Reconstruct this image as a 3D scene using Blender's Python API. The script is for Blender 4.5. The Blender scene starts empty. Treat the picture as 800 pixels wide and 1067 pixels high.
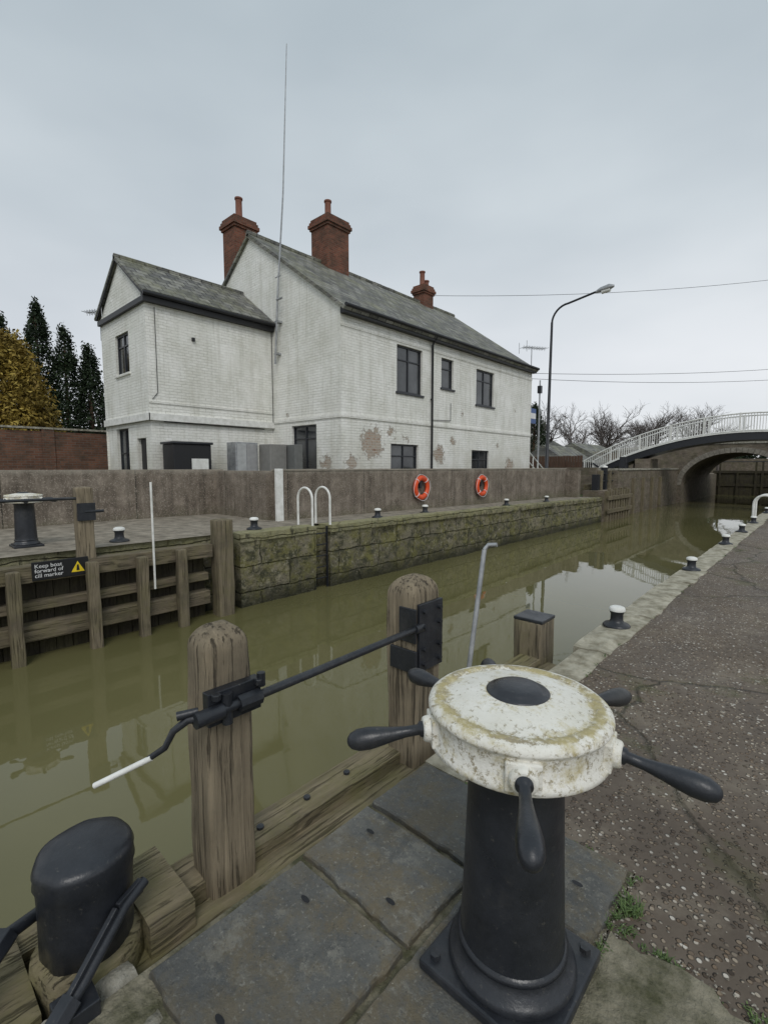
import bpy, bmesh, math, random
from mathutils import Vector, Matrix, noise
random.seed(7)
S=bpy.context.scene
R=math.radians

# ---------------------------------------------------------------- node helpers
class NT:
    def __init__(s,name):
        s.mat=bpy.data.materials.new(name); s.mat.use_nodes=True
        s.t=s.mat.node_tree; s.b=s.t.nodes['Principled BSDF']
        s._tc=None
    def put(s,sock,v):
        if isinstance(v,bpy.types.NodeSocket): s.t.links.new(v,sock)
        else:
            if hasattr(sock,'default_value') and isinstance(v,(tuple,list)) and len(v)==3 and sock.type=='RGBA': v=(*v,1)
            sock.default_value=v
    def n(s,t,props=None,**ins):
        nd=s.t.nodes.new(t)
        for k,v in (props or {}).items(): setattr(nd,k,v)
        for k,v in ins.items(): s.put(nd.inputs[k.replace('_',' ')],v)
        return nd
    def co(s):
        if not s._tc: s._tc=s.t.nodes.new('ShaderNodeTexCoord')
        return s._tc.outputs['Object']
    def m(s,op,a,b=0.0,c=None):
        nd=s.t.nodes.new('ShaderNodeMath'); nd.operation=op
        s.put(nd.inputs[0],a); s.put(nd.inputs[1],b)
        if c is not None: s.put(nd.inputs[2],c)
        return nd.outputs[0]
    def map(s,scale=(1,1,1),loc=(0,0,0),v=None):
        nd=s.t.nodes.new('ShaderNodeMapping'); s.put(nd.inputs[0],v or s.co())
        nd.inputs['Scale'].default_value=scale; nd.inputs['Location'].default_value=loc
        return nd.outputs[0]
    def noise(s,scale,detail=6,rough=.6,v=None,dist=0.0):
        nd=s.n('ShaderNodeTexNoise',None,Scale=scale,Detail=min(detail,7),Roughness=rough,Distortion=dist)
        s.put(nd.inputs['Vector'],v or s.co()); return nd.outputs['Fac']
    def ramp(s,f,stops,interp='LINEAR'):
        nd=s.t.nodes.new('ShaderNodeValToRGB'); s.put(nd.inputs[0],f)
        cr=nd.color_ramp; cr.interpolation=interp
        while len(cr.elements)<len(stops): cr.elements.new(.5)
        for e,(p,c) in zip(cr.elements,stops):
            e.position=p
            e.color=(c,c,c,1) if isinstance(c,(int,float)) else (*c,1)
        return nd.outputs[0]
    def mix(s,f,a,b,blend='MIX'):
        nd=s.t.nodes.new('ShaderNodeMix'); nd.data_type='RGBA'; nd.blend_type=blend
        s.put(nd.inputs[0],f); s.put(nd.inputs[6],a if isinstance(a,bpy.types.NodeSocket) else (*a,1))
        s.put(nd.inputs[7],b if isinstance(b,bpy.types.NodeSocket) else (*b,1)); return nd.outputs[2]
    def xyz(s,v=None):
        nd=s.t.nodes.new('ShaderNodeSeparateXYZ'); s.put(nd.inputs[0],v or s.co()); return nd.outputs
    def comb(s,x,y,z=0.0):
        nd=s.t.nodes.new('ShaderNodeCombineXYZ'); s.put(nd.inputs[0],x); s.put(nd.inputs[1],y); s.put(nd.inputs[2],z); return nd.outputs[0]
    def bump(s,h,strength=.5,dist=.01,normal=None):
        nd=s.n('ShaderNodeBump',None,Strength=strength,Distance=dist,Height=h)
        if normal: s.put(nd.inputs['Normal'],normal)
        return nd.outputs[0]
    def out(s,color,rough=.8,normal=None,metal=0.0,spec=.5,ior=None):
        s.put(s.b.inputs['Base Color'],color); s.put(s.b.inputs['Roughness'],rough)
        s.put(s.b.inputs['Metallic'],metal); s.put(s.b.inputs['Specular IOR Level'],spec)
        if normal: s.put(s.b.inputs['Normal'],normal)
        if ior: s.b.inputs['IOR'].default_value=ior
        return s.mat

def simple(name,c1,c2,scale=6,rough=.8,bump=.3,bd=.01,stretch=(1,1,1),metal=0,spec=.5,lo=.35,hi=.65,bscale=None):
    t=NT(name); v=t.map(stretch)
    f=t.noise(scale,8,.65,v); col=t.ramp(f,[(lo,c1),(hi,c2)])
    h=t.noise(bscale or scale*4,6,.6,v)
    return t.out(col,rough,t.bump(h,bump,bd),metal,spec)

# ---------------------------------------------------------------- materials
def mat_painted_brick():
    t=NT('painted_brick'); x=t.xyz()
    n1=t.noise(1.2,6,.6); nf=t.noise(9,8,.7)
    wv=t.comb(t.m('ADD',t.m('ADD',x[0],x[1]),t.m('MULTIPLY',t.noise(3,3),.09)),t.m('ADD',x[2],t.m('MULTIPLY',t.noise(5,4),.045)))
    br=t.n('ShaderNodeTexBrick',None,Scale=1.0,Brick_Width=.24,Row_Height=.082,Mortar_Size=.008,Mortar_Smooth=.7,Vector=wv)
    br.inputs['Color1'].default_value=(1,1,1,1); br.inputs['Color2'].default_value=(.86,.86,.84,1); br.inputs['Mortar'].default_value=(.60,.60,.56,1)
    white=t.mix(t.ramp(n1,[(.35,0),(.7,1)]),(.90,.895,.86),(.80,.80,.745))
    vis=t.ramp(t.noise(1.4,7,.75,t.map((1,1,1),(5,5,5))),[(.38,.05),(.62,.85)])
    c=t.mix(vis,white,br.outputs['Color'],'MULTIPLY')
    st=t.noise(1.0,8,.7,t.map((5,5,.4)))
    c=t.mix(t.ramp(st,[(.48,0),(.75,.5)]),c,(.44,.43,.35))
    gr=t.ramp(t.noise(.55,7,.7,t.map((1,1,1),(2,9,1))),[(.46,0),(.66,.35)])
    c=t.mix(gr,c,(.54,.53,.45))
    base=t.m('SUBTRACT',2.9,x[2]); low=t.ramp(t.m('ADD',t.m('MULTIPLY',base,.25),t.m('MULTIPLY',n1,.6)),[(.42,0),(.85,.65)])
    c=t.mix(low,c,(.50,.47,.39))
    sp=t.ramp(t.noise(15,8,.8),[(.58,0),(.66,.6)])
    c=t.mix(t.m('MULTIPLY',sp,t.ramp(t.noise(.9,5,.6,t.map((1,1,1),(8,1,4))),[(.38,.15),(.6,1)])),c,(.33,.30,.24))
    msk=None
    for (px,py,pz,r) in [(-10.6,11.0,2.3,.62),(-10.6,11.9,2.65,.3),(-10.6,14.5,1.95,.45),(-10.6,10.1,1.6,.4),(-10.6,15.4,2.45,.25),(-10.6,19.9,1.6,.45),(-12.9,9.68,5.7,.15),(-10.6,12.6,2.5,.25),(-13.2,9.68,3.2,.15),(-10.6,16.0,3.6,.15),(-10.6,20.3,4.0,.15),(-11.3,9.68,1.7,.35),(-10.6,18.8,2.5,.2)]:
        d=t.n('ShaderNodeVectorMath',{'operation':'DISTANCE'}); t.put(d.inputs[0],t.co()); d.inputs[1].default_value=(px,py,pz)
        q=t.m('SUBTRACT',r,d.outputs['Value'])
        msk=q if msk is None else t.m('MAXIMUM',msk,q)
    pm=t.ramp(t.m('ADD',t.m('MULTIPLY',msk,.50),t.m('MULTIPLY',t.noise(4.5,8,.78),1.0)),[(.575,0),(.59,1)])
    br2=t.n('ShaderNodeTexBrick',None,Scale=1.0,Brick_Width=.24,Row_Height=.085,Mortar_Size=.011,Vector=wv)
    br2.inputs['Color1'].default_value=(.27,.16,.11,1); br2.inputs['Color2'].default_value=(.44,.34,.26,1); br2.inputs['Mortar'].default_value=(.5,.46,.4,1)
    pc=t.mix(t.ramp(nf,[(.42,0),(.58,.85)]),br2.outputs['Color'],(.43,.39,.33))
    near=t.ramp(msk,[(.0,0),(.02,1)])
    pmx=t.mix(near,(0,0,0),pm)
    c=t.mix(pmx,c,pc)
    h=t.m('SUBTRACT',t.m('MULTIPLY',nf,1.1),t.m('MULTIPLY',br.outputs['Fac'],.7))
    h=t.m('SUBTRACT',h,t.m('MULTIPLY',pmx,1.0))
    return t.out(c,.75,t.bump(h,.75,.018),spec=.3)
def mat_brick(name,c1,c2,mort,bw=.23,rh=.078,dark=.5,moss=0.0,ms=.01):
    t=NT(name); x=t.xyz()
    wv=t.comb(t.m('ADD',x[0],x[1]),x[2])
    br=t.n('ShaderNodeTexBrick',None,Scale=1.0,Brick_Width=bw,Row_Height=rh,Mortar_Size=ms,Mortar_Smooth=.3,Vector=wv)
    br.inputs['Color1'].default_value=(*c1,1); br.inputs['Color2'].default_value=(*c2,1); br.inputs['Mortar'].default_value=(*mort,1)
    c=t.mix(t.ramp(t.noise(2.5,8,.7),[(.4,0),(.7,dark)]),br.outputs['Color'],(.05,.045,.035))
    if moss: c=t.mix(t.ramp(t.noise(1.7,8,.7,t.map((1,1,1),(3,5,1))),[(.42,0),(.62,moss)]),c,(.10,.11,.035))
    h=t.m('SUBTRACT',t.m('MULTIPLY',t.noise(20,6,.6),.6),br.outputs['Fac'])
    return t.out(c,.9,t.bump(h,.6,.012),spec=.2)
def mat_slate():
    t=NT('slate_roof'); x=t.xyz()
    wv=t.comb(x[1],t.m('MULTIPLY',x[2],1.72))
    br=t.n('ShaderNodeTexBrick',None,Scale=1.0,Brick_Width=.36,Row_Height=.27,Mortar_Size=.016,Mortar_Smooth=.2,Vector=wv)
    br.inputs['Color1'].default_value=(.09,.09,.09,1); br.inputs['Color2'].default_value=(.28,.275,.25,1); br.inputs['Mortar'].default_value=(.02,.02,.02,1)
    c=t.mix(t.ramp(t.noise(.9,8,.75),[(.44,0),(.64,.65)]),br.outputs['Color'],(.21,.21,.12))
    c=t.mix(t.ramp(t.noise(7,8,.75),[(.56,0),(.66,.8)]),c,(.36,.36,.28))
    c=t.mix(t.ramp(t.noise(1.2,7,.75,t.map((1,2.2,.6),(9,2,1))),[(.46,0),(.66,.7)]),c,(.055,.055,.05))
    h=t.m('SUBTRACT',t.m('MULTIPLY',t.noise(12,5,.6),.4),br.outputs['Fac'])
    return t.out(c,.66,t.bump(h,1,.03),spec=.35)
def mat_concrete_wall():
    t=NT('parapet_concrete'); x=t.xyz()
    c=t.ramp(t.noise(2.2,10,.75),[(.32,(.11,.09,.072)),(.5,(.20,.168,.135)),(.68,(.32,.275,.225))])
    c=t.mix(t.ramp(t.noise(1,8,.7,t.map((7,7,.5))),[(.45,0),(.72,.75)]),c,(.06,.05,.04))
    wv=t.comb(t.m('ADD',x[0],x[1]),t.m('ADD',x[2],40.0))
    br=t.n('ShaderNodeTexBrick',None,Scale=1.0,Brick_Width=2.6,Row_Height=100.0,Mortar_Size=.014,Vector=wv); br.offset=0
    c=t.mix(t.m('MULTIPLY',br.outputs['Fac'],.75),c,(.03,.03,.025))
    c=t.mix(t.ramp(t.m('ADD',t.m('SUBTRACT',x[2],1.05),t.m('MULTIPLY',t.noise(5,8),.3)),[(.42,0),(.54,.45)]),c,(.44,.41,.34))
    c=t.mix(t.ramp(t.m('ADD',x[2],t.m('MULTIPLY',t.noise(3,7,.7),.9)),[(.55,.55),(.9,0)]),c,(.10,.10,.055))
    pb=t.ramp(t.noise(38,3,.6),[(.56,0),(.64,.75)]); c=t.mix(pb,c,(.40,.35,.29))
    return t.out(c,.9,t.bump(t.noise(36,6,.7),.9,.02),spec=.2)
def mat_lockwall():
    t=NT('lock_wall_stone'); x=t.xyz()
    wv=t.comb(t.m('ADD',t.m('ADD',x[0],x[1]),t.m('MULTIPLY',t.noise(1.6,3),.30)),t.m('ADD',t.m('ADD',x[2],5.0),t.m('MULTIPLY',t.noise(2.1,3),.14)))
    br=t.n('ShaderNodeTexBrick',None,Scale=1.0,Brick_Width=1.35,Row_Height=.52,Mortar_Size=.022,Mortar_Smooth=.8,Vector=wv)
    br.inputs['Color1'].default_value=(.12,.11,.075,1); br.inputs['Color2'].default_value=(.27,.24,.17,1); br.inputs['Mortar'].default_value=(.06,.058,.035,1)
    c=br.outputs['Color']
    c=t.mix(t.ramp(t.noise(2.1,10,.78),[(.44,0),(.58,.8)]),c,(.19,.18,.05))
    c=t.mix(t.ramp(t.noise(3.6,10,.75,t.map((1,1,1.6),(4,7,2))),[(.48,0),(.6,.9)]),c,(.05,.052,.03))
    c=t.mix(t.ramp(t.noise(9,8,.8,t.map((1,1,1),(1,3,2))),[(.54,0),(.62,.75)]),c,(.38,.35,.25))
    top=t.ramp(t.m('ADD',x[2],t.m('MULTIPLY',t.noise(4,8,.7),.6)),[(.26,0),(.5,.65)])
    c=t.mix(top,c,(.39,.37,.21))
    c=t.mix(t.ramp(t.noise(5,8,.8,t.map((1,1,.6),(8,3,2))),[(.56,0),(.64,.8)]),c,(.045,.042,.03))
    wet=t.ramp(t.m('ADD',t.m('ADD',x[2],1.2),t.m('MULTIPLY',t.noise(2,6),.35)),[(.25,.85),(.60,0)])
    c=t.mix(wet,c,(.03,.03,.016))
    h=t.m('SUBTRACT',t.m('MULTIPLY',t.noise(6,9,.75),1.6),t.m('MULTIPLY',br.outputs['Fac'],1.0))
    return t.out(c,.8,t.bump(h,1,.06),spec=.35)
def mat_aggregate():
    t=NT('aggregate_paving')
    nv=t.n('ShaderNodeTexNoise',None,Scale=30.0,Detail=2.0); t.put(nv.inputs['Vector'],t.co())
    s0=t.n('ShaderNodeVectorMath',{'operation':'SCALE'}); t.put(s0.inputs[0],nv.outputs['Color']); s0.inputs['Scale'].default_value=.012
    a0=t.n('ShaderNodeVectorMath',{'operation':'ADD'}); t.put(a0.inputs[0],t.co()); t.put(a0.inputs[1],s0.outputs[0])
    v1=t.n('ShaderNodeTexVoronoi',None,Scale=50.0); t.put(v1.inputs['Vector'],a0.outputs[0])
    base=t.ramp(t.noise(1.6,10,.75),[(.3,(.085,.066,.05)),(.52,(.135,.108,.083)),(.75,(.20,.168,.132))])
    sep=t.n('ShaderNodeSeparateColor'); t.put(sep.inputs[0],v1.outputs['Color'])
    peb=t.ramp(v1.outputs['Distance'],[(.34,1),(.5,0)])
    sel=t.ramp(sep.outputs[0],[(.30,0),(.42,1)])
    pc=t.ramp(sep.outputs[1],[(.0,(.05,.037,.027)),(.3,(.17,.12,.08)),(.6,(.29,.225,.16)),(.82,(.43,.37,.29)),(1,(.66,.62,.55))])
    k=t.m('MULTIPLY',peb,sel)
    patch=t.ramp(t.noise(1.1,6,.7),[(.3,.55),(.55,1)])
    c=t.mix(t.m('MULTIPLY',k,patch),base,pc)
    v2=t.n('ShaderNodeTexVoronoi',None,Scale=13.0); t.put(v2.inputs['Vector'],t.co())
    s2=t.n('ShaderNodeSeparateColor'); t.put(s2.inputs[0],v2.outputs['Color'])
    lich=t.m('ADD',v2.outputs['Distance'],t.m('MULTIPLY',t.noise(45,4,.7),.22))
    k2=t.m('MULTIPLY',t.ramp(lich,[(.20,1),(.25,0)]),t.ramp(s2.outputs[2],[(.55,0),(.6,1)]))
    c=t.mix(t.m('MULTIPLY',k2,.75),c,(.54,.52,.46))
    dv=t.n('ShaderNodeVectorMath',{'operation':'ADD'}); t.put(dv.inputs[0],t.co())
    nz=t.n('ShaderNodeTexNoise',None,Scale=2.5,Detail=5.0); t.put(nz.inputs['Vector'],t.co())
    sc=t.n('ShaderNodeVectorMath',{'operation':'SCALE'}); t.put(sc.inputs[0],nz.outputs['Color']); sc.inputs['Scale'].default_value=.25
    t.put(dv.inputs[1],sc.outputs[0])
    v3=t.n('ShaderNodeTexVoronoi',{'feature':'DISTANCE_TO_EDGE'},Scale=.42); t.put(v3.inputs['Vector'],dv.outputs[0])
    cr=t.ramp(v3.outputs['Distance'],[(.002,1),(.006,0)])
    c=t.mix(t.m('MULTIPLY',cr,.7),c,(.03,.03,.02))
    mo=t.ramp(t.m('MULTIPLY',t.noise(3.2,8,.75),t.ramp(v3.outputs['Distance'],[(0,1),(.10,.78)])),[(.49,0),(.60,.6)])
    c=t.mix(mo,c,(.075,.08,.03))
    c=t.mix(t.ramp(t.noise(.55,6,.6,t.map((1,1,1),(2,8,0))),[(.48,0),(.64,.4)]),c,(.065,.05,.038))
    c=t.mix(t.ramp(t.noise(2.6,8,.75,t.map((1,1,1),(6,1,0))),[(.52,0),(.68,.35)]),c,(.30,.26,.20))
    h=t.m('SUBTRACT',t.m('MULTIPLY',k,.9),cr)
    rough=t.ramp(t.noise(.8,5,.6),[(.4,.6),(.6,.88)])
    return t.out(c,rough,t.bump(h,1,.012),spec=.3)
def mat_water():
    t=NT('canal_water')
    c=t.ramp(t.noise(.25,4,.5),[(.35,(.115,.108,.046)),(.65,(.148,.136,.062))])
    h=t.noise(1.0,2,.5,t.map((1,.55,1)))
    h2=t.noise(6,2,.5)
    hh=t.m('ADD',h,t.m('MULTIPLY',h2,.10))
    return t.out(c,.015,t.bump(hh,.032,.12),spec=.5,ior=1.42)
def mat_wood(name,axis,c1=(.085,.065,.045),c2=(.30,.25,.19),moss=.0):
    t=NT(name); st={'x':(.5,9,9),'y':(9,.5,9),'z':(9,9,.5)}[axis]; st2={'x':(1.2,38,38),'y':(38,1.2,38),'z':(38,38,1.2)}[axis]
    g=t.noise(1.9,8,.7,t.map(st),.35)
    c=t.ramp(g,[(.25,c1),(.5,tuple((a*.35+b*.65) for a,b in zip(c1,c2))),(.75,c2)])
    fi=t.noise(1.5,8,.7,t.map(st2))
    c=t.mix(t.ramp(fi,[(.54,0),(.66,.7)]),c,(.035,.028,.02))
    c=t.mix(t.ramp(t.noise(1.5,8,.7,t.map(st2,(3,3,3))),[(.55,0),(.68,.5)]),c,tuple(min(1,a*1.35) for a in c2))
    if moss: c=t.mix(t.ramp(t.noise(3,9,.75),[(.42,0),(.62,moss)]),c,(.14,.135,.045))
    c=t.mix(t.ramp(t.noise(2.3,6,.6,t.map((1,1,1),(4,4,4))),[(.5,0),(.72,.6)]),c,(.06,.052,.04))
    return t.out(c,.82,t.bump(t.m('SUBTRACT',g,t.m('MULTIPLY',t.ramp(fi,[(.55,0),(.66,1)]),.7)),.9,.014),spec=.3)
def mat_black():
    t=NT('black_gloss_paint')
    c=t.ramp(t.noise(5,8,.7),[(.35,(.012,.014,.018)),(.7,(.030,.033,.040))])
    c=t.mix(t.ramp(t.noise(38,6,.8),[(.61,0),(.70,.55)]),c,(.14,.13,.11))
    c=t.mix(t.ramp(t.noise(2.5,7,.75,t.map((1,1,1),(4,1,1))),[(.52,0),(.72,.35)]),c,(.10,.095,.085))
    r=t.ramp(t.noise(7,6,.7),[(.3,.25),(.7,.52)])
    return t.out(c,r,t.bump(t.noise(26,5,.65),.4,.006),spec=.5)
def mat_whitecap(cx,cy,r):
    t=NT('weathered_white_paint'); x=t.xyz()
    dx=t.m('SUBTRACT',x[0],cx); dy=t.m('SUBTRACT',x[1],cy)
    rr=t.m('DIVIDE',t.m('SQRT',t.m('ADD',t.m('MULTIPLY',dx,dx),t.m('MULTIPLY',dy,dy))),r)
    c=t.ramp(t.noise(6,8,.7),[(.3,(.66,.64,.56)),(.7,(.80,.785,.73))])
    ring=t.ramp(rr,[(.28,.18),(.36,.06),(.55,.02),(.70,.05),(.80,.17),(.86,.17),(.90,.08),(1.0,.05)])
    sp=t.ramp(t.m('ADD',t.noise(52,8,.8),ring),[(.59,0),(.68,.85)])
    c=t.mix(sp,c,(.22,.175,.09))
    sp2=t.ramp(t.m('ADD',t.noise(15,8,.8,t.map((1,1,1),(3,1,2))),t.m('MULTIPLY',ring,1.1)),[(.57,0),(.72,.75)])
    c=t.mix(sp2,c,(.46,.39,.18))
    return t.out(c,.62,t.bump(t.noise(60,5,.7),.6,.005),spec=.4)
def mat_slab():
    t=NT('paving_slab')
    g=t.n('ShaderNodeNewGeometry')
    c=t.ramp(t.noise(3,10,.8),[(.3,(.065,.068,.067)),(.5,(.125,.126,.117)),(.72,(.215,.208,.18))])
    c=t.mix(t.ramp(t.noise(4,9,.78,t.map((1,1,1),(7,1,0))),[(.45,0),(.58,.7)]),c,(.175,.14,.08))
    c=t.mix(t.ramp(t.noise(9,9,.8,t.map((1,1,1),(1,8,0))),[(.55,0),(.63,.6)]),c,(.26,.25,.21))
    c=t.mix(t.ramp(t.noise(70,4,.7),[(.58,0),(.68,.7)]),c,(.32,.31,.27))
    c=t.mix(t.ramp(t.noise(85,4,.7,t.map((1,1,1),(2,2,2))),[(.58,0),(.68,.6)]),c,(.04,.04,.04))
    c=t.mix(t.ramp(t.noise(1.3,5,.6),[(.45,0),(.7,.5)]),c,(.05,.056,.062))
    c=t.mix(t.m('MULTIPLY',g.outputs['Random Per Island'],.25),c,(.05,.05,.045))
    return t.out(c,t.ramp(t.noise(2,6,.6),[(.35,.36),(.65,.78)]),t.bump(t.noise(22,8,.78),.8,.012),spec=.4)
def mat_foliage(name,c1,c2,c3):
    t=NT(name)
    g=t.n('ShaderNodeNewGeometry')
    c=t.ramp(g.outputs['Random Per Island'],[(0,c1),(.6,c2),(1,c3)])
    c=t.mix(t.ramp(t.noise(1.4,4,.6),[(.38,.6),(.6,0)]),c,tuple(a*.45 for a in c1))
    return t.out(c,.7,None,spec=.25)
def plain(name,c,rough=.6,metal=0,spec=.5):
    return simple(name,tuple(a*.8 for a in c),c,8,rough,.15,.004,metal=metal,spec=spec)

PB=mat_painted_brick()
RB=mat_brick('red_brick',(.15,.055,.036),(.25,.095,.06),(.17,.13,.10),dark=.8)
DB=mat_brick('old_grey_brick',(.17,.135,.105),(.25,.205,.165),(.18,.16,.135),dark=.7,moss=.25)
FB_=mat_brick('garden_brick',(.13,.06,.04),(.20,.10,.065),(.15,.12,.1),dark=.8)
SL=mat_slate(); CW=mat_concrete_wall(); LW=mat_lockwall(); AG=mat_aggregate(); WA=mat_water()
WZ=mat_wood('weathered_timber_vertical','z',(.10,.08,.055),(.29,.24,.165)); WY=mat_wood('mossy_timber','y',(.085,.07,.045),(.27,.225,.145),.55)
WG=mat_wood('gate_timber','y',(.07,.06,.042),(.22,.18,.125),.35); WGZ=mat_wood('gate_timber_upright','z',(.07,.06,.042),(.23,.19,.13),.3)
WDK=mat_wood('dark_planking','z',(.015,.013,.010),(.06,.05,.035),.2)
WF=mat_wood('fence_timber','z',(.05,.03,.02),(.13,.075,.05))
BK=mat_black(); SLB=mat_slab()
WH=simple('white_paint',(.62,.62,.58),(.82,.82,.79),7,.55,.2,.004)
MS=simple('mossy_concrete',(.065,.065,.03),(.27,.245,.18),9,.9,1,.02,bscale=32)
CON=simple('rough_concrete',(.13,.12,.085),(.45,.43,.37),9,.9,1,.025,bscale=34)
COP=simple('coping_stone',(.19,.17,.115),(.46,.43,.34),7,.85,1,.016,bscale=35)
QG=simple('gravel_quay',(.15,.13,.10),(.34,.30,.24),4,.95,.8,.02,bscale=40)
EARTH=simple('grass_earth',(.045,.06,.02),(.11,.12,.05),1.2,.95,.8,.05,bscale=14)
GM=simple('galvanised_steel',(.27,.28,.29),(.45,.46,.47),9,.45,.2,.004,metal=.5)
DK=plain('dark_frame',(.022,.024,.03),.4)
FS=plain('black_fascia',(.012,.012,.014),.5)
ORG=simple('lifebuoy_orange',(.60,.06,.015),(.80,.10,.02),6,.45,.1,.003)
POT=plain('terracotta',(.22,.09,.06),.8)
def mat_glass():
    t=NT('window_glass')
    c=t.ramp(t.noise(1.1,3,.5),[(.35,(.012,.015,.018)),(.7,(.07,.075,.08))])
    return t.out(c,.05,t.bump(t.noise(1.2,2),.1,.03),spec=.8)
GL=mat_glass()
YEL=plain('warning_yellow',(.85,.62,.02),.5); SGW=plain('sign_lettering',(.8,.8,.8),.5)

# ---------------------------------------------------------------- mesh builder
def empty(name,loc=(0,0,0)):
    e=bpy.data.objects.new(name,None); e.location=loc; e.empty_display_size=.2
    S.collection.objects.link(e); return e
def setp(ob,par):
    if par:
        ob.parent=par; ob.matrix_parent_inverse=Matrix.Translation(par.location).inverted()
class M:
    def __init__(s): s.v=[];s.f=[];s.fm=[];s.fs=[];s.mats=[]
    def mi(s,mat):
        if mat not in s.mats: s.mats.append(mat)
        return s.mats.index(mat)
    def add(s,vs,fs,mat,smooth=False):
        o=len(s.v); s.v+= [tuple(a) for a in vs]; k=s.mi(mat)
        for f in fs: s.f.append(tuple(o+i for i in f)); s.fm.append(k); s.fs.append(smooth)
        return s
    def box(s,x0,y0,z0,x1,y1,z1,mat):
        x0,x1=sorted((x0,x1));y0,y1=sorted((y0,y1));z0,z1=sorted((z0,z1))
        vs=[(x,y,z) for z in (z0,z1) for y in (y0,y1) for x in (x0,x1)]
        return s.add(vs,[(0,2,3,1),(4,5,7,6),(0,1,5,4),(2,6,7,3),(0,4,6,2),(1,3,7,5)],mat)
    def beam(s,p0,p1,w,h,mat,up=(0,0,1)):
        p0=Vector(p0);p1=Vector(p1);d=(p1-p0).normalized();u=Vector(up)
        r=d.cross(u)
        if r.length<1e-4: r=Vector((1,0,0))
        r.normalize();u=r.cross(d).normalized()
        vs=[]
        for p in (p0,p1):
            for a,b in ((-1,-1),(1,-1),(1,1),(-1,1)): vs.append(p+r*a*w/2+u*b*h/2)
        return s.add(vs,[(0,1,2,3),(7,6,5,4),(0,4,5,1),(1,5,6,2),(2,6,7,3),(3,7,4,0)],mat)
    def slabgrid(s,x0,y0,x1,y1,z0,z1,mat,jit=.02,nx=2,ny=16,seed=0):
        vs=[];fs=[];W=nx+1
        for j in range(ny+1):
            for i in range(W):
                x=x0+(x1-x0)*i/nx; y=y0+(y1-y0)*j/ny
                e=jit*noise.noise(Vector((x*9+seed,y*5,seed)))
                ex=e if i in (0,nx) else 0
                vs.append((x+ex,y,z1+e*.5-(abs(e)*.8 if i in(0,nx) else 0)))
        n=len(vs)
        for j in range(ny):
            for i in range(nx):
                a=j*W+i; fs.append((a,a+1,a+W+1,a+W))
        vs2=[(v[0],v[1],z0) for v in vs]
        for j in range(ny):
            a=j*W; fs.append((a,a+W,n+a+W,n+a)); b=a+nx; fs.append((b,n+b,n+b+W,b+W))
        for i in range(nx):
            fs.append((i,n+i,n+i+1,i+1)); a=ny*W+i; fs.append((a,a+1,n+a+1,n+a))
        return s.add(vs+vs2,fs,mat)
    def worn(s,x0,y0,x1,y1,z0,z1,mat,seed=0,N=20,jit=.007):
        # paving slab with chipped, wavy arrises
        vs=[];fs=[];W=N+1
        for j in range(W):
            for i in range(W):
                x=x0+(x1-x0)*i/N; y=y0+(y1-y0)*j/N
                e=jit*noise.noise(Vector((x*17+seed,y*17,seed)))+jit*.7*noise.noise(Vector((x*50+seed,y*50,seed)))
                dz=.0035*noise.noise(Vector((x*5,y*5,seed)))
                if i in(0,N): x+=e; dz-=.006+abs(e)*.8
                if j in(0,N): y+=e; dz-=.006+abs(e)*.8
                if i in(1,N-1): x=(x0+.006 if i==1 else x1-.006)+e*.6
                if j in(1,N-1): y=(y0+.006 if j==1 else y1-.006)+e*.6
                vs.append((x,y,z1+dz))
        for j in range(N):
            for i in range(N):
                a=j*W+i; fs.append((a,a+1,a+W+1,a+W))
        n=len(vs); ring=[i for i in range(W)]+[j*W+N for j in range(1,W)]+[N*W+i for i in range(N-1,-1,-1)]+[j*W for j in range(N-1,0,-1)]
        vs2=[(vs[i][0],vs[i][1],z0) for i in ring]; L=len(ring)
        for k in range(L): fs.append((ring[k],n+k,n+(k+1)%L,ring[(k+1)%L]))
        return s.add(vs+vs2,fs,mat)
    def tube(s,pts,r,mat,seg=10,cap=True,smooth=True):
        pts=[Vector(p) for p in pts]; n=len(pts)
        rs=r if isinstance(r,(list,tuple)) else [r]*n
        up=None;vs=[];fs=[]
        for i,p in enumerate(pts):
            a=pts[max(i-1,0)];b=pts[min(i+1,n-1)];d=(b-a).normalized()
            if up is None:
                up=Vector((0,0,1)) if abs(d.z)<.9 else Vector((1,0,0))
            x=d.cross(up).normalized(); y=x.cross(d).normalized(); up=y
            for k in range(seg):
                t=2*math.pi*k/seg; vs.append(p+(x*math.cos(t)+y*math.sin(t))*rs[i])
        for i in range(n-1):
            for k in range(seg):
                a=i*seg+k;b=i*seg+(k+1)%seg; fs.append((a,b,b+seg,a+seg))
        s.add(vs,fs,mat,smooth)
        if cap:
            s.add(vs[:seg],[tuple(range(seg))],mat); s.add(vs[-seg:],[tuple(range(seg))[::-1]],mat)
        return s
    def lathe(s,c,prof,mat,seg=40,smooth=True,jit=0):
        vs=[];fs=[]
        for (r,z) in prof:
            for k in range(seg):
                t=2*math.pi*k/seg
                rr=r*(1+jit*noise.noise(Vector((math.cos(t)*2,math.sin(t)*2,z*5))))
                vs.append((c[0]+rr*math.cos(t),c[1]+rr*math.sin(t),c[2]+z))
        for i in range(len(prof)-1):
            for k in range(seg):
                a=i*seg+k;b=i*seg+(k+1)%seg; fs.append((a,b,b+seg,a+seg))
        return s.add(vs,fs,mat,smooth)
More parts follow.
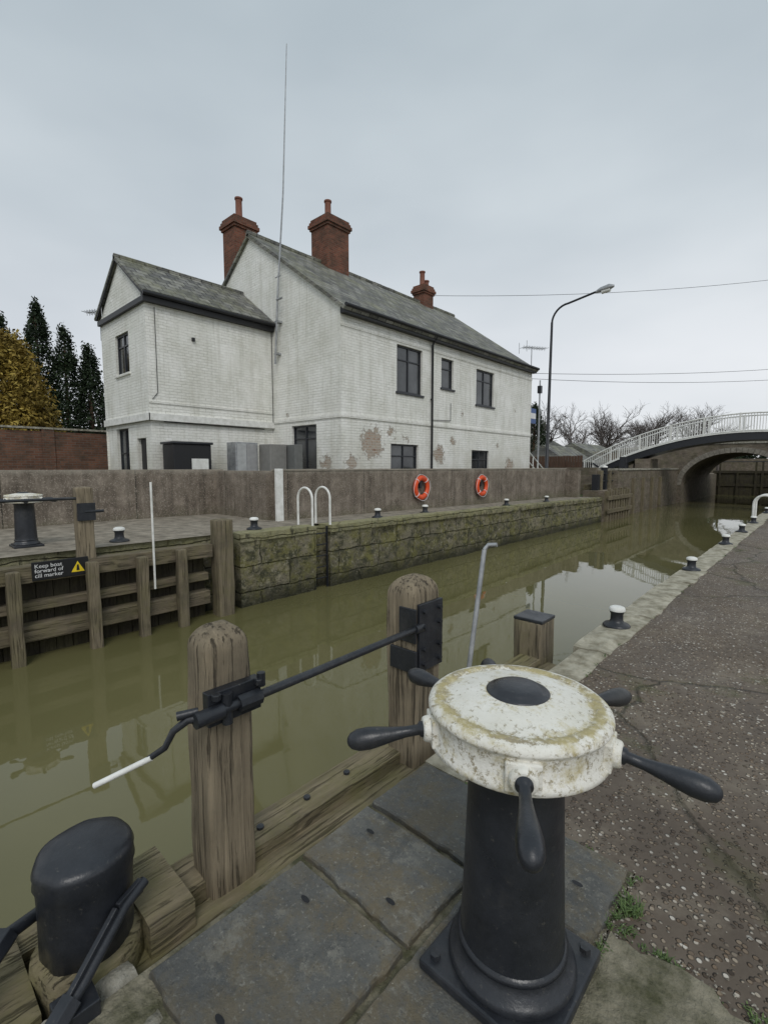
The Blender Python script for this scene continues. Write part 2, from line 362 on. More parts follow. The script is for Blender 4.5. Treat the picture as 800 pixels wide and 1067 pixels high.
    def post(s,x,y,z0,z1,w,d,mat,dome=.1,jit=.006,nz=24):
        sec=[];n=6;rc=.22
        for cx,cy,a0 in ((1,1,0),(-1,1,90),(-1,-1,180),(1,-1,270)):
            for i in range(n):
                a=R(a0+90*i/(n-1)); sec.append((cx*(1-rc)+rc*math.cos(a),cy*(1-rc)+rc*math.sin(a)))
        vs=[];fs=[];m=len(sec)
        lev=[z0+(z1-dome-z0)*i/nz for i in range(nz+1)]+[z1-dome+dome*math.sin(R(90*i/8)) for i in range(1,9)]
        for j,z in enumerate(lev):
            if z<=z1-dome: k=1
            else: k=max(.01,(max(0,1-((z-(z1-dome))/dome)**2.0))**.5)
            for (a,b) in sec:
                q=(noise.noise(Vector((x*3+a*2.0,y*3+b*2.0,z*2.2)))*jit*2+noise.noise(Vector((a*6,b*6,z*5)))*jit*.6)*k
                vs.append((x+a*w/2*k+a*q,y+b*d/2*k+b*q,z))
        for j in range(len(lev)-1):
            for k in range(m):
                A=j*m+k;B=j*m+(k+1)%m; fs.append((A,B,B+m,A+m))
        return s.add(vs,fs,mat,True)
    def done(s,name,par=None,bevel=0):
        me=bpy.data.meshes.new(name); me.from_pydata(s.v,[],s.f)
        for mt in s.mats: me.materials.append(mt)
        for p,k,sm in zip(me.polygons,s.fm,s.fs): p.material_index=k; p.use_smooth=sm
        me.update()
        bm=bmesh.new(); bm.from_mesh(me); bmesh.ops.recalc_face_normals(bm,faces=bm.faces); bm.to_mesh(me); bm.free()
        ob=bpy.data.objects.new(name,me); S.collection.objects.link(ob); setp(ob,par)
        if bevel:
            b=ob.modifiers.new('bevel','BEVEL'); b.width=bevel; b.segments=2; b.limit_method='ANGLE'; b.angle_limit=R(50)
        return ob

FX=-8.05   # far lock wall
NX=-1.5    # near lock edge
ZW=-1.18
def zq(y):
    return .25 if y<5 else max(.02,.25-.23*(y-5)/19.5)

# ---------------------------------------------------------------- ground / water
g=M()
def strip(m,x0,x1,ys,zf,mat):
    vs=[];fs=[]
    for y in ys: vs+= [(x0,y,zf(y)),(x1,y,zf(y))]
    for i in range(len(ys)-1): fs.append((2*i,2*i+1,2*i+3,2*i+2))
    m.add(vs,fs,mat)
ys=[-600,-40,0,5,10,15,20,24.5,30,60,900]
vs=[];fs=[]
for y in ys:
    za_=zq(y)-.03
    vs+=[(-900,y,za_),(FX-.55,y,za_),(FX-.55,y,-3.0),(-1.36,y,-3.0),(-1.36,y,-.03),(900,y,-.03)]
for i in range(len(ys)-1):
    for k in range(5):
        a=i*6+k; fs.append((a,a+1,a+7,a+6))
g.add(vs,fs,EARTH)
g.done('ground')
w=M(); w.add([(FX-.5,-40,ZW),(-1.37,-40,ZW),(-1.37,260,ZW),(FX-.5,260,ZW)],[(0,1,2,3)],WA); w.done('canal_water')

lw=M()
def lockface(m,x,y0,y1,n):
    vs=[];fs=[];nz=10
    for i in range(n+1):
        y=y0+(y1-y0)*i/n
        for j in range(nz+1):
            z=-2.6+(zq(y)+2.6)*j/nz
            o=.07*noise.noise(Vector((y*1.3,z*2,3)))+.04*noise.noise(Vector((y*4,z*5,1)))
            vs.append((x+o-.02,y,z))
    for i in range(n):
        for j in range(nz):
            a=i*(nz+1)+j; fs.append((a,a+nz+1,a+nz+2,a+1))
    m.add(vs,fs,LW,True)
lockface(lw,FX,4.75,6.6,16); lockface(lw,FX,7.0,24.6,140)
lw.box(FX-.54,6.5,-2.6,FX-.24,7.1,.18,LW)
lw.box(FX-.5,6.5,-2.6,FX-.10,6.6,.18,LW); lw.box(FX-.5,7.0,-2.6,FX-.10,7.1,.18,LW)
lw.add([(FX,4.75,-2.6),(FX-.54,4.75,-2.6),(FX-.54,4.75,.25),(FX,4.75,.25)],[(0,1,2,3)],LW)
lockface(lw,FX-.35,-12,4.75,30)
y=7.0; k=0
segs=[(4.75,6.6)]
while y<24.4:
    L_=random.uniform(1.0,1.9); segs.append((y,min(y+L_,24.6))); y+=L_
for (a,b) in segs:
    za=zq((a+b)/2); j=random.uniform(-.02,.02); k+=1
    lw.slabgrid(FX-.42+j,a+.008,FX+.04+j,b-.008,za-.15,za+.015+j*.4,LW,.05,3,8,k)
lw.done('lock_side_wall')

q=M()
strip(q,-12.4,FX-.30,[-12,0,4.75],lambda y:zq(y)+.0,QG)
strip(q,-9.7,FX-.40,[4.75,10,15,20,24.6],lambda y:zq(y)+.0,QG)
strip(q,-12.4,-9.7,[4.75,7.0],lambda y:zq(y)+.0,QG)
q.done('quay_pavement')

n=M()
n.add([(-.43,-6,.0),(14,-6,.0),(14,42,.0),(-.43,42,.0)],[(0,1,2,3)],AG)
n.add([(-1.2,1.84,.0),(-.43,1.84,.0),(-.43,42,.0),(-1.2,42,.0)],[(0,1,2,3)],AG)
n.done('aggregate_quay_paving')
n=M(); y=3.95; k=0
while y<42:
    L_=random.uniform(.8,1.6); j=random.uniform(-.012,.012); k+=1
    n.slabgrid(NX+j,y+.008,-1.19+j*2,y+L_-.008,-.3,.012+j*.4,COP,.035,3,8,k); y+=L_
n.slabgrid(-1.42,1.85,-1.19,3.94,-.3,.01,COP,.03,3,10,77)
n.done('quay_coping')
n=M(); n.box(-1.47,3.95,-2.6,-1.3,42,-.305,LW); n.box(-1.40,-8,-2.6,-1.3,3.95,-.12,LW); n.done('near_lock_wall')
n=M(); 
def patch(m,x0,x1,y0,y1,z,a1,f1,a2,f2,mat,N=40,edge=0):
    vs=[];fs=[]
    for i in range(N+1):
        for j in range(N+1):
            x=x0+(x1-x0)*i/N; y=y0+(y1-y0)*j/N
            if edge and j==N: y+=edge*noise.noise(Vector((x*7,0,0)))+edge*.5*noise.noise(Vector((x*23,0,0)))
            vs.append((x,y,z+a1*noise.noise(Vector((x*f1,y*f1,0)))+a2*noise.noise(Vector((x*f2,y*f2,5)))))
    for i in range(N):
        for j in range(N):
            a=i*(N+1)+j; fs.append((a,a+N+1,a+N+2,a+1))
    m.add(vs,fs,mat,True)
patch(n,-.42,.95,-.6,1.54,.012,.010,4,.006,16,MS,60,.06); n.done('mossy_concrete_patch')
n=M(); patch(n,-1.50,-.86,-.9,.46,-.02,.06,5,.03,14,CON,50); n.box(-1.5,-.9,-2,-.9,.44,-.12,CON); n.done('rough_stone_ledge')

# paving slabs under capstan
sl=M()
for i,(x0,x1,y0,y1) in enumerate([(-1.40,-.885,1.435,1.83),(-1.40,-.86,1.05,1.42),(-.87,-.44,1.44,1.83),(-.845,-.44,.62,1.425),(-1.38,-.86,.47,1.035),(-.845,-.44,-.5,.605),(-1.2,-.86,-.5,.455)]):
    sl.worn(x0+.007,y0+.007,x1-.007,y1-.007,-.06,.024+random.uniform(-.004,.004),SLB,i*3.7)
sl.done('paving_slabs')
h=M()
for (x,y) in [(-1.27,1.30),(-1.22,.93),(-.97,1.7),(-.56,1.62),(-1.0,1.12),(-1.1,.55)]:
    vs=[(x+.020*math.cos(R(a)),y+.009*math.sin(R(a)),.0325) for a in range(0,360,24)]
    h.add(vs,[tuple(range(len(vs)))],FS)
h.done('slab_lifting_holes')
j=M(); j.box(-1.41,-.6,-.08,-.435,1.845,-.001,MS); j.done('slab_bedding')
# loose grit and pebbles
GR=simple('loose_grit',(.10,.085,.06),(.48,.45,.38),40,.9,.3,.002)
m=M()
def peb(x,y,z,s):
    a=random.random()*3.14; sx=s*random.uniform(.7,1.3); sy=s*random.uniform(.6,1); sz=s*.5; vs=[]
    for (px,py,pz) in ((1,0,0),(.3,1,0),(-1,.3,0),(-.2,-1,0),(.7,-.7,.3),(0,0,1)):
        X=px*sx;Y=py*sy; vs.append((x+X*math.cos(a)-Y*math.sin(a),y+X*math.sin(a)+Y*math.cos(a),z+pz*sz))
    m.add(vs,[(5,0,1),(5,1,2),(5,2,3),(5,3,4),(5,4,0)],GR)
for i in range(700):
    y=.2+abs(random.gauss(0,2.6)); x=random.uniform(-1.15,1.8)
    inslab=(x<-.44 and y<1.83)
    if inslab and random.random()<.6: continue
    peb(x,y,.028 if inslab else .002,random.uniform(.0015,.0045))
for i in range(260):
    y=random.uniform(1.2,1.85); peb(-.43+random.gauss(0,.012),y,.002,random.uniform(.0015,.005))
for i in range(200): peb(random.uniform(-.42,.5),1.56+random.gauss(0,.03),.006,random.uniform(.002,.006))
m.done('loose_pebbles')

# ---------------------------------------------------------------- capstan
def capstan(cx,cy,z0,name,angs,seg=64):
    e=empty(name,(cx,cy,z0)); wc=mat_whitecap(cx,cy,.26)
    b=M(); s=.195
    b.box(cx-s,cy-s,z0,cx+s,cy+s,z0+.035,BK); b.done('base_plate',e,.008)
    b=M()
    b.lathe((cx,cy,z0),[(.178,.035),(.183,.05),(.175,.062),(.158,.075),(.150,.10),(.147,.16),(.140,.35),(.134,.55),(.130,.66),(.138,.672),(.14,.70),(.132,.715),(.12,.72)],BK,seg)
    b.lathe((cx,cy,z0),[(.15,.098),(.158,.104),(.158,.116),(.148,.122)],BK,seg)
    for k in range(4):
        a=R(45+90*k); b.lathe((cx+.225*math.cos(a),cy+.225*math.sin(a),z0+.035),[(.016,0),(.016,.014),(.0,.016)],BK,6,False)
    b.done('column',e)
    b=M(); o=.027; q=.965
    b.lathe((cx,cy,z0),[(r*q,z) for r,z in [(.085,.822+o),(.10,.820+o),(.16,.810+o),(.208,.797+o),(.213,.801+o),(.228,.802+o),(.246,.798+o),(.256,.790+o),(.260,.778+o),(.253,.770+o),(.249,.764+o),(.249,.730),(.257,.722),(.257,.708),(.245,.698),(.15,.695),(.1,.695)]],wc,seg)
    for a in angs:
        a=R(a); d=Vector((math.cos(a),math.sin(a),0)); c=Vector((cx,cy,z0+.752))
        b.beam(c+d*.22,c+d*.252,.085,.075,wc)
        b.tube([c+d*.25,c+d*.268,c+d*.271],[.036,.033,.026],wc,16)
    b.done('cap_wheel',e,.004)
    b=M(); b.lathe((cx,cy,z0+o),[(0,.840),(.05,.839),(.066,.834),(.070,.828),(.080,.826),(.087,.822),(.087,.812)],BK,seg); b.done('centre_boss',e)
    for i,a in enumerate(angs):
        a=R(a); d=Vector((math.cos(a),math.sin(a),0)); c=Vector((cx,cy,z0+.752)); b=M()
        pr=[(.258,.021),(.278,.021),(.283,.014),(.32,.0145),(.355,.019),(.39,.025),(.42,.029),(.450,.028),(.470,.020),(.478,.010),(.480,.002)]
        b.tube([c+d*p+Vector((0,0,-.12*(p-.27))) for p,_ in pr],[r for _,r in pr],BK,18); b.done('handle_%d'%(i+1),e)
    return e
def ca(a): return 132.6-a
CX,CY=-.603,1.212
capstan(CX,CY,.025,'capstan',[ca(a) for a in (2,63,124,192,264,324)])
capstan(-9.3,1.72,zq(1),'capstan',[ca(a) for a in (20,80,140,200,260,320)],40)

# ---------------------------------------------------------------- near lock gate
e=empty('lock_gate',(-1.62,2,-.1))
b=M(); b.slabgrid(-1.77,.5,-1.60,3.75,-.30,-.03,WY,.02,4,50,3); b.done('top_beam',e)
b=M(); b.slabgrid(-1.592,.42,-1.43,3.7,-.34,-.085,WY,.02,4,50,9); b.done('foot_plank',e)
b=M()
for y in [.6+i*.27 for i in range(12)]: b.box(-1.74,y,-2.3,-1.62,y+.262,-.31,WGZ)
b.done('planking',e,.006)
b=M(); b.post(-1.63,.86,-.3,.93,.155,.18,WZ,.085,.006,40); b.done('rail_post_a',e)
b=M(); b.post(-1.60,1.98,-.3,.93,.19,.22,WZ,.10,.006,40); b.done('rail_post_b',e)
b=M()
b.tube([(-1.50,.70,.655),(-1.50,1.2,.662),(-1.50,1.90,.675)],.017,BK,12)
b.box(-1.555,.755,.60,-1.515,.965,.72,BK)
b.tube([(-1.50,.70,.655),(-1.50,.80,.655)],[.027,.027],BK,12); b.tube([(-1.50,.86,.656),(-1.50,.95,.656)],[.030,.030],BK,8,smooth=False)
b.tube([(-1.505,.82,.60),(-1.505,.82,.71)],.02,BK,8); b.tube([(-1.505,.96,.69),(-1.505,.96,.74)],.016,BK,8)
for y in (.78,.95): b.lathe((-1.505,y,.70),[(.018,0),(.018,.02),(.0,.022)],BK,6,False)
b.done('hand_rail',e,.003)
b=M(); b.box(-1.505,1.885,.44,-1.485,2.085,.80,BK); b.box(-1.60,1.855,.60,-1.49,1.868,.78,BK); b.box(-1.66,1.852,.44,-1.485,1.868,.56,BK)
for y in (1.92,2.05):
    for z in (.48,.56,.68,.76):
        b.tube([(-1.486,y,z),(-1.468,y,z)],.013,BK,6,smooth=False)
b.tube([(-1.50,1.86,.675),(-1.50,1.92,.675)],.026,BK,10)
b.done('post_bracket',e,.003)
b=M()
b.tube([(-1.50,.74,.655),(-1.53,.69,.655),(-1.555,.65,.620),(-1.565,.625,.570),(-1.60,.585,.535)],[.018,.015,.012,.011,.010],BK,10)
b.tube([(-1.515,.72,.68),(-1.545,.66,.672)],[.012,.016],BK,8)
b.tube([(-1.59,.59,.540),(-1.72,.455,.450)],.0095,WH,10)
b.done('folding_lever',e)
b=M(); b.tube([(-1.86,1.35,-.18),(-1.86,2.0,-.16)],.016,BK,8); b.tube([(-1.86,1.35,-.18),(-1.74,1.33,-.2)],.014,BK,8)
for y in (1.05,1.3,1.55,2.4): b.lathe((-1.68,y,-.03),[(.016,0),(.016,.012),(0,.014)],BK,8,False)
b.done('fender_bar',e)
b=M(); b.tube([(-1.70,2.60,-.3),(-1.72,2.90,.93)],.017,GM,10); b.tube([(-1.72,2.90,.93),(-1.70,2.92,.965),(-1.64,2.93,.97)],.015,GM,8); b.done('marker_rod',e)
b=M(); b.post(-1.72,3.72,-2.2,.26,.24,.26,WGZ,.02); b.box(-1.845,3.595,.248,-1.595,3.845,.275,BK); b.done('mitre_post',e,.006)

# heel post with collar straps
e=empty('gate_heel_post',(-1.63,.40,0))
b=M(); c=(-1.635,.395,0)
b.lathe(c,[(.0,.336),(.03,.337),(.08,.334),(.118,.326),(.131,.316),(.137,.300),(.134,.286),(.137,.262),(.131,.245),(.128,.10),(.127,.02),(.120,.015)],BK,48,jit=.06); b.done('iron_cap',e)
b=M(); b.lathe(c,[(.10,.03),(.148,.015),(.155,-.05),(.158,-.5),(.155,-2)],WY,32,jit=.08); b.done('post_body',e)
b=M(); b.slabgrid(-1.84,.53,-1.50,.68,-.4,.03,WY,.02,6,6,4); b.slabgrid(-1.95,.12,-1.80,.56,-.5,-.05,WY,.03,3,8,5); b.slabgrid(-1.90,-.1,-1.52,.24,-.5,-.02,WY,.04,6,6,8); b.done('side_timber',e)
b=M()
b.beam((-1.50,.44,.16),(-1.40,.27,.06),.016,.05,BK); b.beam((-1.50,.44,.16),(-1.535,.52,.17),.016,.05,BK)
b.tube([(-1.53,.53,.18),(-1.50,.46,.16),(-1.42,.32,.08),(-1.37,.22,.04)],[.016,.015,.015,.017],BK,10)
b.tube([(-1.41,.29,.07),(-1.38,.235,.045)],[.032,.032],BK,6,smooth=False)
b.tube([(-1.375,.23,.045),(-1.33,.14,.02)],[.020,.026],BK,8)
b.tube([(-1.345,.17,.025),(-1.325,.13,.015)],[.034,.034],BK,6,smooth=False)
b.tube([(-1.76,.34,.10),(-1.70,.20,.12),(-1.60,.09,.10),(-1.50,.0,.06)],[.018,.02,.02,.02],BK,10)
b.box(-1.66,.02,.03,-1.57,.12,.13,BK); b.box(-1.47,.25,-.01,-1.38,.35,.045,BK)
b.tube([(-1.70,.20,.12),(-1.64,.14,.11)],[.034,.034],BK,6,smooth=False)
b.done('collar_straps',e,.003)

# ---------------------------------------------------------------- far lock gate
e=empty('lock_gate',(-8.1,2,0))
b=M(); b.slabgrid(-8.20,-2.5,-7.95,4.15,-.08,.15,WG,.02,3,40,2); b.done('top_beam',e)
b=M(); b.box(-8.20,-2.5,-.92,-7.98,4.1,-.68,WG); b.box(-8.18,-2.5,-.50,-8.02,4.1,-.36,WG); b.done('lower_beams',e,.015)
b=M(); y=-2.4
while y<4.1: b.box(-8.27,y,-2,-8.205,y+.2,.05,WDK); y+=.21
b.done('planking',e)
b=M()
for y in (-1.2,-.3,.5,1.28,2.22,2.92,3.55): b.post(-7.88,y,-1.35,.12+random.uniform(-.03,.03),.14,.15,WGZ,.02)
b.done('fender_uprights',e)
b=M(); b.beam((-7.96,.1,-.75),(-7.96,1.1,-.1),.1,.12,WG); b.done('brace',e,.01)
b=M(); b.post(-8.0,4.36,-2,.58,.30,.30,WGZ,.03); b.done('mitre_post',e)
b=M(); b.post(-8.12,2.22,.1,1.22,.20,.22,WZ,.03); b.box(-8.0,2.1,.72,-7.985,2.34,.98,BK); b.done('rail_post',e)
b=M(); b.tube([(-8.05,-2.5,1.05),(-8.05,2.15,1.05)],.022,BK,8); b.tube([(-8.0,2.2,.85),(-8.0,2.45,.85)],.022,BK,8); b.done('hand_rail',e)
b=M(); b.tube([(-7.86,3.1,-.45),(-7.86,3.1,1.27)],.018,WH,8); b.done('depth_rod',e)

# warning sign
e=empty('warning_sign',(-7.93,1.85,.07))
b=M(); b.box(-7.945,1.50,-.06,-7.925,2.19,.20,plain('sign_black',(.012,.012,.014),.4)); b.done('board',e,.006)
b=M(); zc=.07; yc=2.05
b.add([(-7.921,yc-.085,zc-.075),(-7.921,yc+.085,zc-.075),(-7.921,yc,zc+.08)],[(0,1,2)],YEL); b.done('triangle',e)
b=M(); b.add([(-7.917,yc-.02,zc-.055),(-7.917,yc+.02,zc-.055),(-7.917,yc+.01,zc+.03),(-7.917,yc-.01,zc+.03)],[(0,1,2,3)],FS); b.done('symbol',e)
cu=bpy.data.curves.new('lettering','FONT'); cu.body='Keep boat\nforward of\ncill marker'; cu.size=.078; cu.materials.append(SGW); cu.space_line=.85
to=bpy.data.objects.new('lettering',cu); S.collection.objects.link(to); to.location=(-7.920,1.53,.115); to.rotation_euler=(R(90),0,R(90)); setp(to,e)

# ---------------------------------------------------------------- parapet walls
b=M(); b.box(-9.85,6.75,-.1,-9.6,23.8,1.42,CW); b.box(-12.3,6.55,-.1,-9.85,6.80,1.42,CW); b.box(-12.55,-14,-.1,-12.3,6.80,1.45,CW)
b.slabgrid(-9.87,6.73,-9.58,23.82,1.42,1.46,CW,.02,3,60,6)
b.done('parapet_wall')
b=M(); b.box(-9.60,6.62,.2,-9.50,6.80,1.47,WH); b.done('white_marker_post',bevel=.01)
def buoy(y,z):
    e=empty('lifebuoy',(-9.5,y,z)); Rm=.31; r=.085
    b=M(); vs=[];fs=[];A=48;B=14
    for i in range(A):
        t=2*math.pi*i/A
        for k in range(B):
            p=2*math.pi*k/B; rr=Rm+r*math.cos(p); vs.append((-9.50+r*.75*math.sin(p),y+rr*math.cos(t),z+rr*math.sin(t)))
    for i in range(A):
        for k in range(B):
            fs.append((i*B+k,((i+1)%A)*B+k,((i+1)%A)*B+(k+1)%B,i*B+(k+1)%B))
    b.add(vs,fs,ORG,True); b.done('ring',e)
    b=M()
    for a in (45,135,225,315):
        t0=R(a); pts=[]
        for k in range(13):
            p=2*math.pi*k/12; rr=Rm+(r+.004)*math.cos(p); pts.append((-9.50+(r*.75+.004)*math.sin(p),y+rr*math.cos(t0),z+rr*math.sin(t0)))
        b.tube(pts,.012,SGW,6)
    pts=[]
    for k in range(41):
        t=2*math.pi*k/40; rr=Rm+r+.02+.02*math.sin(4*t); pts.append((-9.47,y+rr*math.cos(t),z+rr*math.sin(t)))
    b.tube(pts,.007,SGW,6)
    b.done('grab_line',e)
    b=M(); b.box(-9.6,y-.05,z-.02,-9.52,y+.05,z+.3,DK); b.done('bracket',e)
buoy(12.1,.86); buoy(15.75,.82)
e=empty('lock_ladder',(-8.1,6.8,.2))
def hoop(xa,xb,y,z0,z1,r,mat,m):
    pts=[(xa,y,z0)]; c=(xa+xb)/2; R0=abs(xb-xa)/2
    for k in range(13):
        t=math.pi*k/12; pts.append((c+(xa-c)*math.cos(t),y,z1-R0+R0*math.sin(t)))
    pts.append((xb,y,z0)); m.tube(pts,r,mat,10)
b=M(); hoop(-8.12,-8.62,6.55,.2,1.06,.026,WH,b); hoop(-8.12,-8.62,7.05,.2,1.06,.026,WH,b); b.done('grab_hoops',e)
b=M()
for i in range(9): b.tube([(-8.15,6.6,.05-.25*i),(-8.15,7.0,.05-.25*i)],.014,DK,8)
b.box(-8.17,6.61,-2,-8.13,6.64,.2,DK); b.box(-8.17,6.96,-2,-8.13,6.99,.2,DK); b.done('rungs',e)
e=empty('ladder_hoop',(-1.4,16.6,0)); b=M(); hoop(-1.42,-.95,16.4,0,.75,.03,WH,b); hoop(-1.42,-.95,17.0,0,.75,.03,WH,b); b.done('grab_hoops',e)

def bollard(x,y,z,s=1.0):
    e=empty('mooring_bollard',(x,y,z)); b=M()
    b.lathe((x,y,z),[(.13*s,0),(.135*s,.012*s),(.12*s,.03*s),(.075*s,.045*s),(.062*s,.07*s),(.06*s,.13*s),(.07*s,.155*s),(.078*s,.17*s)],BK,28); b.done('stem',e)
    b=M(); b.lathe((x,y,z),[(.078*s,.168*s),(.080*s,.185*s),(.070*s,.205*s),(.045*s,.215*s),(0,.218*s)],WH,28); b.done('white_head',e)
for y in (4.72,8.1,11.3,13.7,16.1,20,24,28): bollard(-1.37,y,.012,.9)
for y in (2.9,5.35,9.0,11.0,15.8,19.2): bollard(-8.75 if y<4 else -8.5,y,zq(y),1.15)

# ---------------------------------------------------------------- house
H=empty('white_brick_house',(-15,14,.2))
def wallp(m,axis,pos,a0,a1,z0,z1,ops,rev,mat):
    A=sorted(set([a0,a1]+[o[0] for o in ops]+[o[1] for o in ops])); Z=sorted(set([z0,z1]+[o[2] for o in ops]+[o[3] for o in ops]))
    P=(lambda a,z,d=0:(pos-d,a,z)) if axis=='x' else (lambda a,z,d=0:(a,pos+d,z))
    for i in range(len(A)-1):
        for k in range(len(Z)-1):
            ca_=(A[i]+A[i+1])/2; cz=(Z[k]+Z[k+1])/2
            if any(o[0]<ca_<o[1] and o[2]<cz<o[3] for o in ops): continue
            m.add([P(A[i],Z[k]),P(A[i+1],Z[k]),P(A[i+1],Z[k+1]),P(A[i],Z[k+1])],[(0,1,2,3)],mat)
    for o in ops:
        c=[(o[0],o[2]),(o[1],o[2]),(o[1],o[3]),(o[0],o[3])]
        for i in range(4):
            p,q_=c[i],c[(i+1)%4]; m.add([P(*p),P(*q_),P(*q_,rev),P(*p,rev)],[(0,1,2,3)],mat)
def window(axis,pos,o,rev,name,mull=1,trans=.68,sill=True):
    m=M()
    def bx(a0,a1,z0,z1,d0,d1,mat):
        if axis=='x': m.box(pos-d1,a0,z0,pos-d0,a1,z1,mat)
        else: m.box(a0,pos+d0,z0,a1,pos+d1,z1,mat)
    a0,a1,z0,z1=o; f=.055; d=rev-.06
    bx(a0,a0+f,z0,z1,d,rev,DK); bx(a1-f,a1,z0,z1,d,rev,DK); bx(a0+f,a1-f,z0,z0+f,d,rev,DK); bx(a0+f,a1-f,z1-f,z1,d,rev,DK)
    for k in range(mull):
        c=a0+(a1-a0)*(k+1)/(mull+1); bx(c-.028,c+.028,z0+f,z1-f,d+.004,rev,DK)
    if trans:
        zt=z0+(z1-z0)*trans; bx(a0+f,a1-f,zt-.022,zt+.022,d+.008,rev,DK)
    bx(a0+f-.01,a1-f+.01,z0+f-.01,z1-f+.01,rev-.022,rev-.012,GL)
    if sill: bx(a0-.06,a1+.06,z0-.07,z0-.002,-.05,rev,DK if sill==2 else PB)
    m.done(name,H,.004)
HX=-10.6; Y0=9.68; Y1=21.9; XR=-15.2; ZE=6.15; ZR=9.42; XB=-19.8
fo=[(12.15,13.5,4.0,5.53),(14.62,15.4,4.42,5.5),(17.0,18.4,4.04,5.45),(11.86,13.3,.95,2.28),(16.75,18.1,.95,2.2)]
go=[(-13.0,-11.75,1.42,2.84)]
b=M(); wallp(b,'x',HX,Y0,Y1,0,ZE,fo,.14,PB); wallp(b,'y',Y0,XB,HX,0,ZE,go,.14,PB)
b.add([(HX,Y0,ZE),(XB,Y0,ZE),(XR,Y0,ZR)],[(0,1,2)],PB)
b.add([(HX,Y1,0),(XB,Y1,0),(XB,Y1,ZE),(XR,Y1,ZR),(HX,Y1,ZE)],[(0,1,2,3,4)],PB)
b.add([(XB,Y0,0),(XB,Y1,0),(XB,Y1,ZE),(XB,Y0,ZE)],[(0,1,2,3)],PB)
b.done('walls',H)
b=M(); b.box(-19.0,Y0+.6,.2,HX-.5,Y1-.4,ZE-.3,FS); b.done('dark_interior',H)
for i,o in enumerate(fo): window('x',HX,o,.14,'window_%d'%i,0 if i==1 else 1,.66 if i in(1,) else .7,2 if i in (0,1,2) else True)
window('y',Y0,go[0],.14,'gable_window',1,.7,2)
b=M(); b.box(HX,Y0-.03,2.98,HX+.035,Y1,3.10,PB); b.box(-14.0,Y0-.035,2.98,HX-.001,Y0,3.10,PB); b.box(HX+.0,Y0-.02,ZE-.55,HX+.02,Y1,ZE-.42,PB); b.done('string_course',H,.006)
def slab(m,pts,th,mat):
    top=[Vector(p) for p in pts]; nrm=(top[1]-top[0]).cross(top[2]-top[0]).normalized()
    if nrm.z<0: nrm=-nrm
    bot=[p-nrm*th for p in top]; k=len(top)
    m.add(top+bot,[tuple(range(k)),tuple(range(2*k-1,k-1,-1))]+[(i,(i+1)%k,k+(i+1)%k,k+i) for i in range(k)],mat)
b=M(); sl_=(ZR-ZE)/(XR-HX)
ex=HX+.28; ez=ZE+.12+sl_*(.28)
slab(b,[(ex,Y0-.10,ez),(ex,Y1+.10,ez),(XR,Y1+.10,ZR+.12),(XR,Y0-.10,ZR+.12)],.1,SL)
ex2=XB-.28
slab(b,[(ex2,Y0-.10,ez),(ex2,Y1+.10,ez),(XR,Y1+.10,ZR+.12),(XR,Y0-.10,ZR+.12)],.1,SL)
b.done('roof',H)
b=M(); 
yy=Y0-.1
while yy<Y1: 
    b.tube([(XR,yy,ZR+.12),(XR,min(yy+.44,Y1+.1),ZR+.12)],.09+random.uniform(0,.015),SL,10); yy+=.45
b.done('ridge_tiles',H)
b=M(); b.box(HX+.01,Y0-.02,ZE-.22,HX+.20,Y1+.08,ZE-.02,FS)
b.tube([(HX+.28,Y0-.05,ZE-.03),(HX+.28,Y1+.1,ZE-.03)],.06,FS,10)
b.tube([(HX+.25,14.0,ZE-.08),(HX+.07,14.0,ZE-.35),(HX+.07,14.0,.2)],.04,FS,10)
b.tube([(HX+.05,14.0,3.9),(HX+.05,14.0,3.95)],.055,FS,10)
b.tube([(HX+.03,14.05,3.2),(HX+.03,15.2,3.25),(HX+.03,15.2,3.9)],.012,FS,6)
b.done('gutter_and_downpipe',H)
b=M()
b.beam((HX+.2,Y0-.07,ZE-.06),(XR,Y0-.07,ZR-.0),.05,.05,CW); b.done('verge',H)
# wing
WX=-14.0; WY0=5.57; WB=-17.5; WE=6.22; WR=7.58; WXR=-15.75
wo=[(-16.3,-15.26,4.3,5.48)]
b=M(); wallp(b,'x',WX,WY0,Y0-.001,2.9,WE,[],.1,PB); wallp(b,'y',WY0,WB,WX,2.9,WE,wo,.12,PB)
b.add([(WX,WY0,WE),(WB,WY0,WE),(WXR,WY0,WR)],[(0,1,2)],PB)
b.add([(WB,WY0,0),(WB,Y0,0),(WB,Y0,WE),(WB,WY0,WE)],[(0,1,2,3)],PB)
wallp(b,'x',WX-.06,WY0+.06,Y0-.001,0,2.9,[],.1,PB)
wallp(b,'y',WY0+.06,WB,WX-.06,0,2.9,[(-16.75,-15.75,.8,2.7),(-15.1,-14.45,.2,2.35)],.15,PB)
b.done('wing_walls',H)
window('y',WY0,wo[0],.12,'wing_window',1,.7,True)
window('y',WY0+.06,(-16.75,-15.75,.8,2.7),.15,'wing_ground_window',1,.6,False)
b=M(); b.box(-15.1,WY0+.17,.2,-14.45,WY0+.2,2.35,FS); b.done('side_door',H)
b=M(); b.box(WX-.055,WY0-.04,2.82,WX+.06,Y0-.002,3.02,WH); b.box(WB,WY0-.06,2.82,WX+.06,WY0-.0,3.02,WH); b.box(WX+.0,WY0-.0,3.3,WX+.025,Y0-.01,3.36,PB); b.done('wing_band',H,.005)
b=M(); b.box(WX,WY0+1.3,5.2,WX+.06,WY0+1.38,5.3,FS); b.tube([(WX+.015,WY0+.4,2.8),(WX+.015,Y0-.4,2.78)],.014,FS,6); b.done('wing_services',H)
b=M(); 
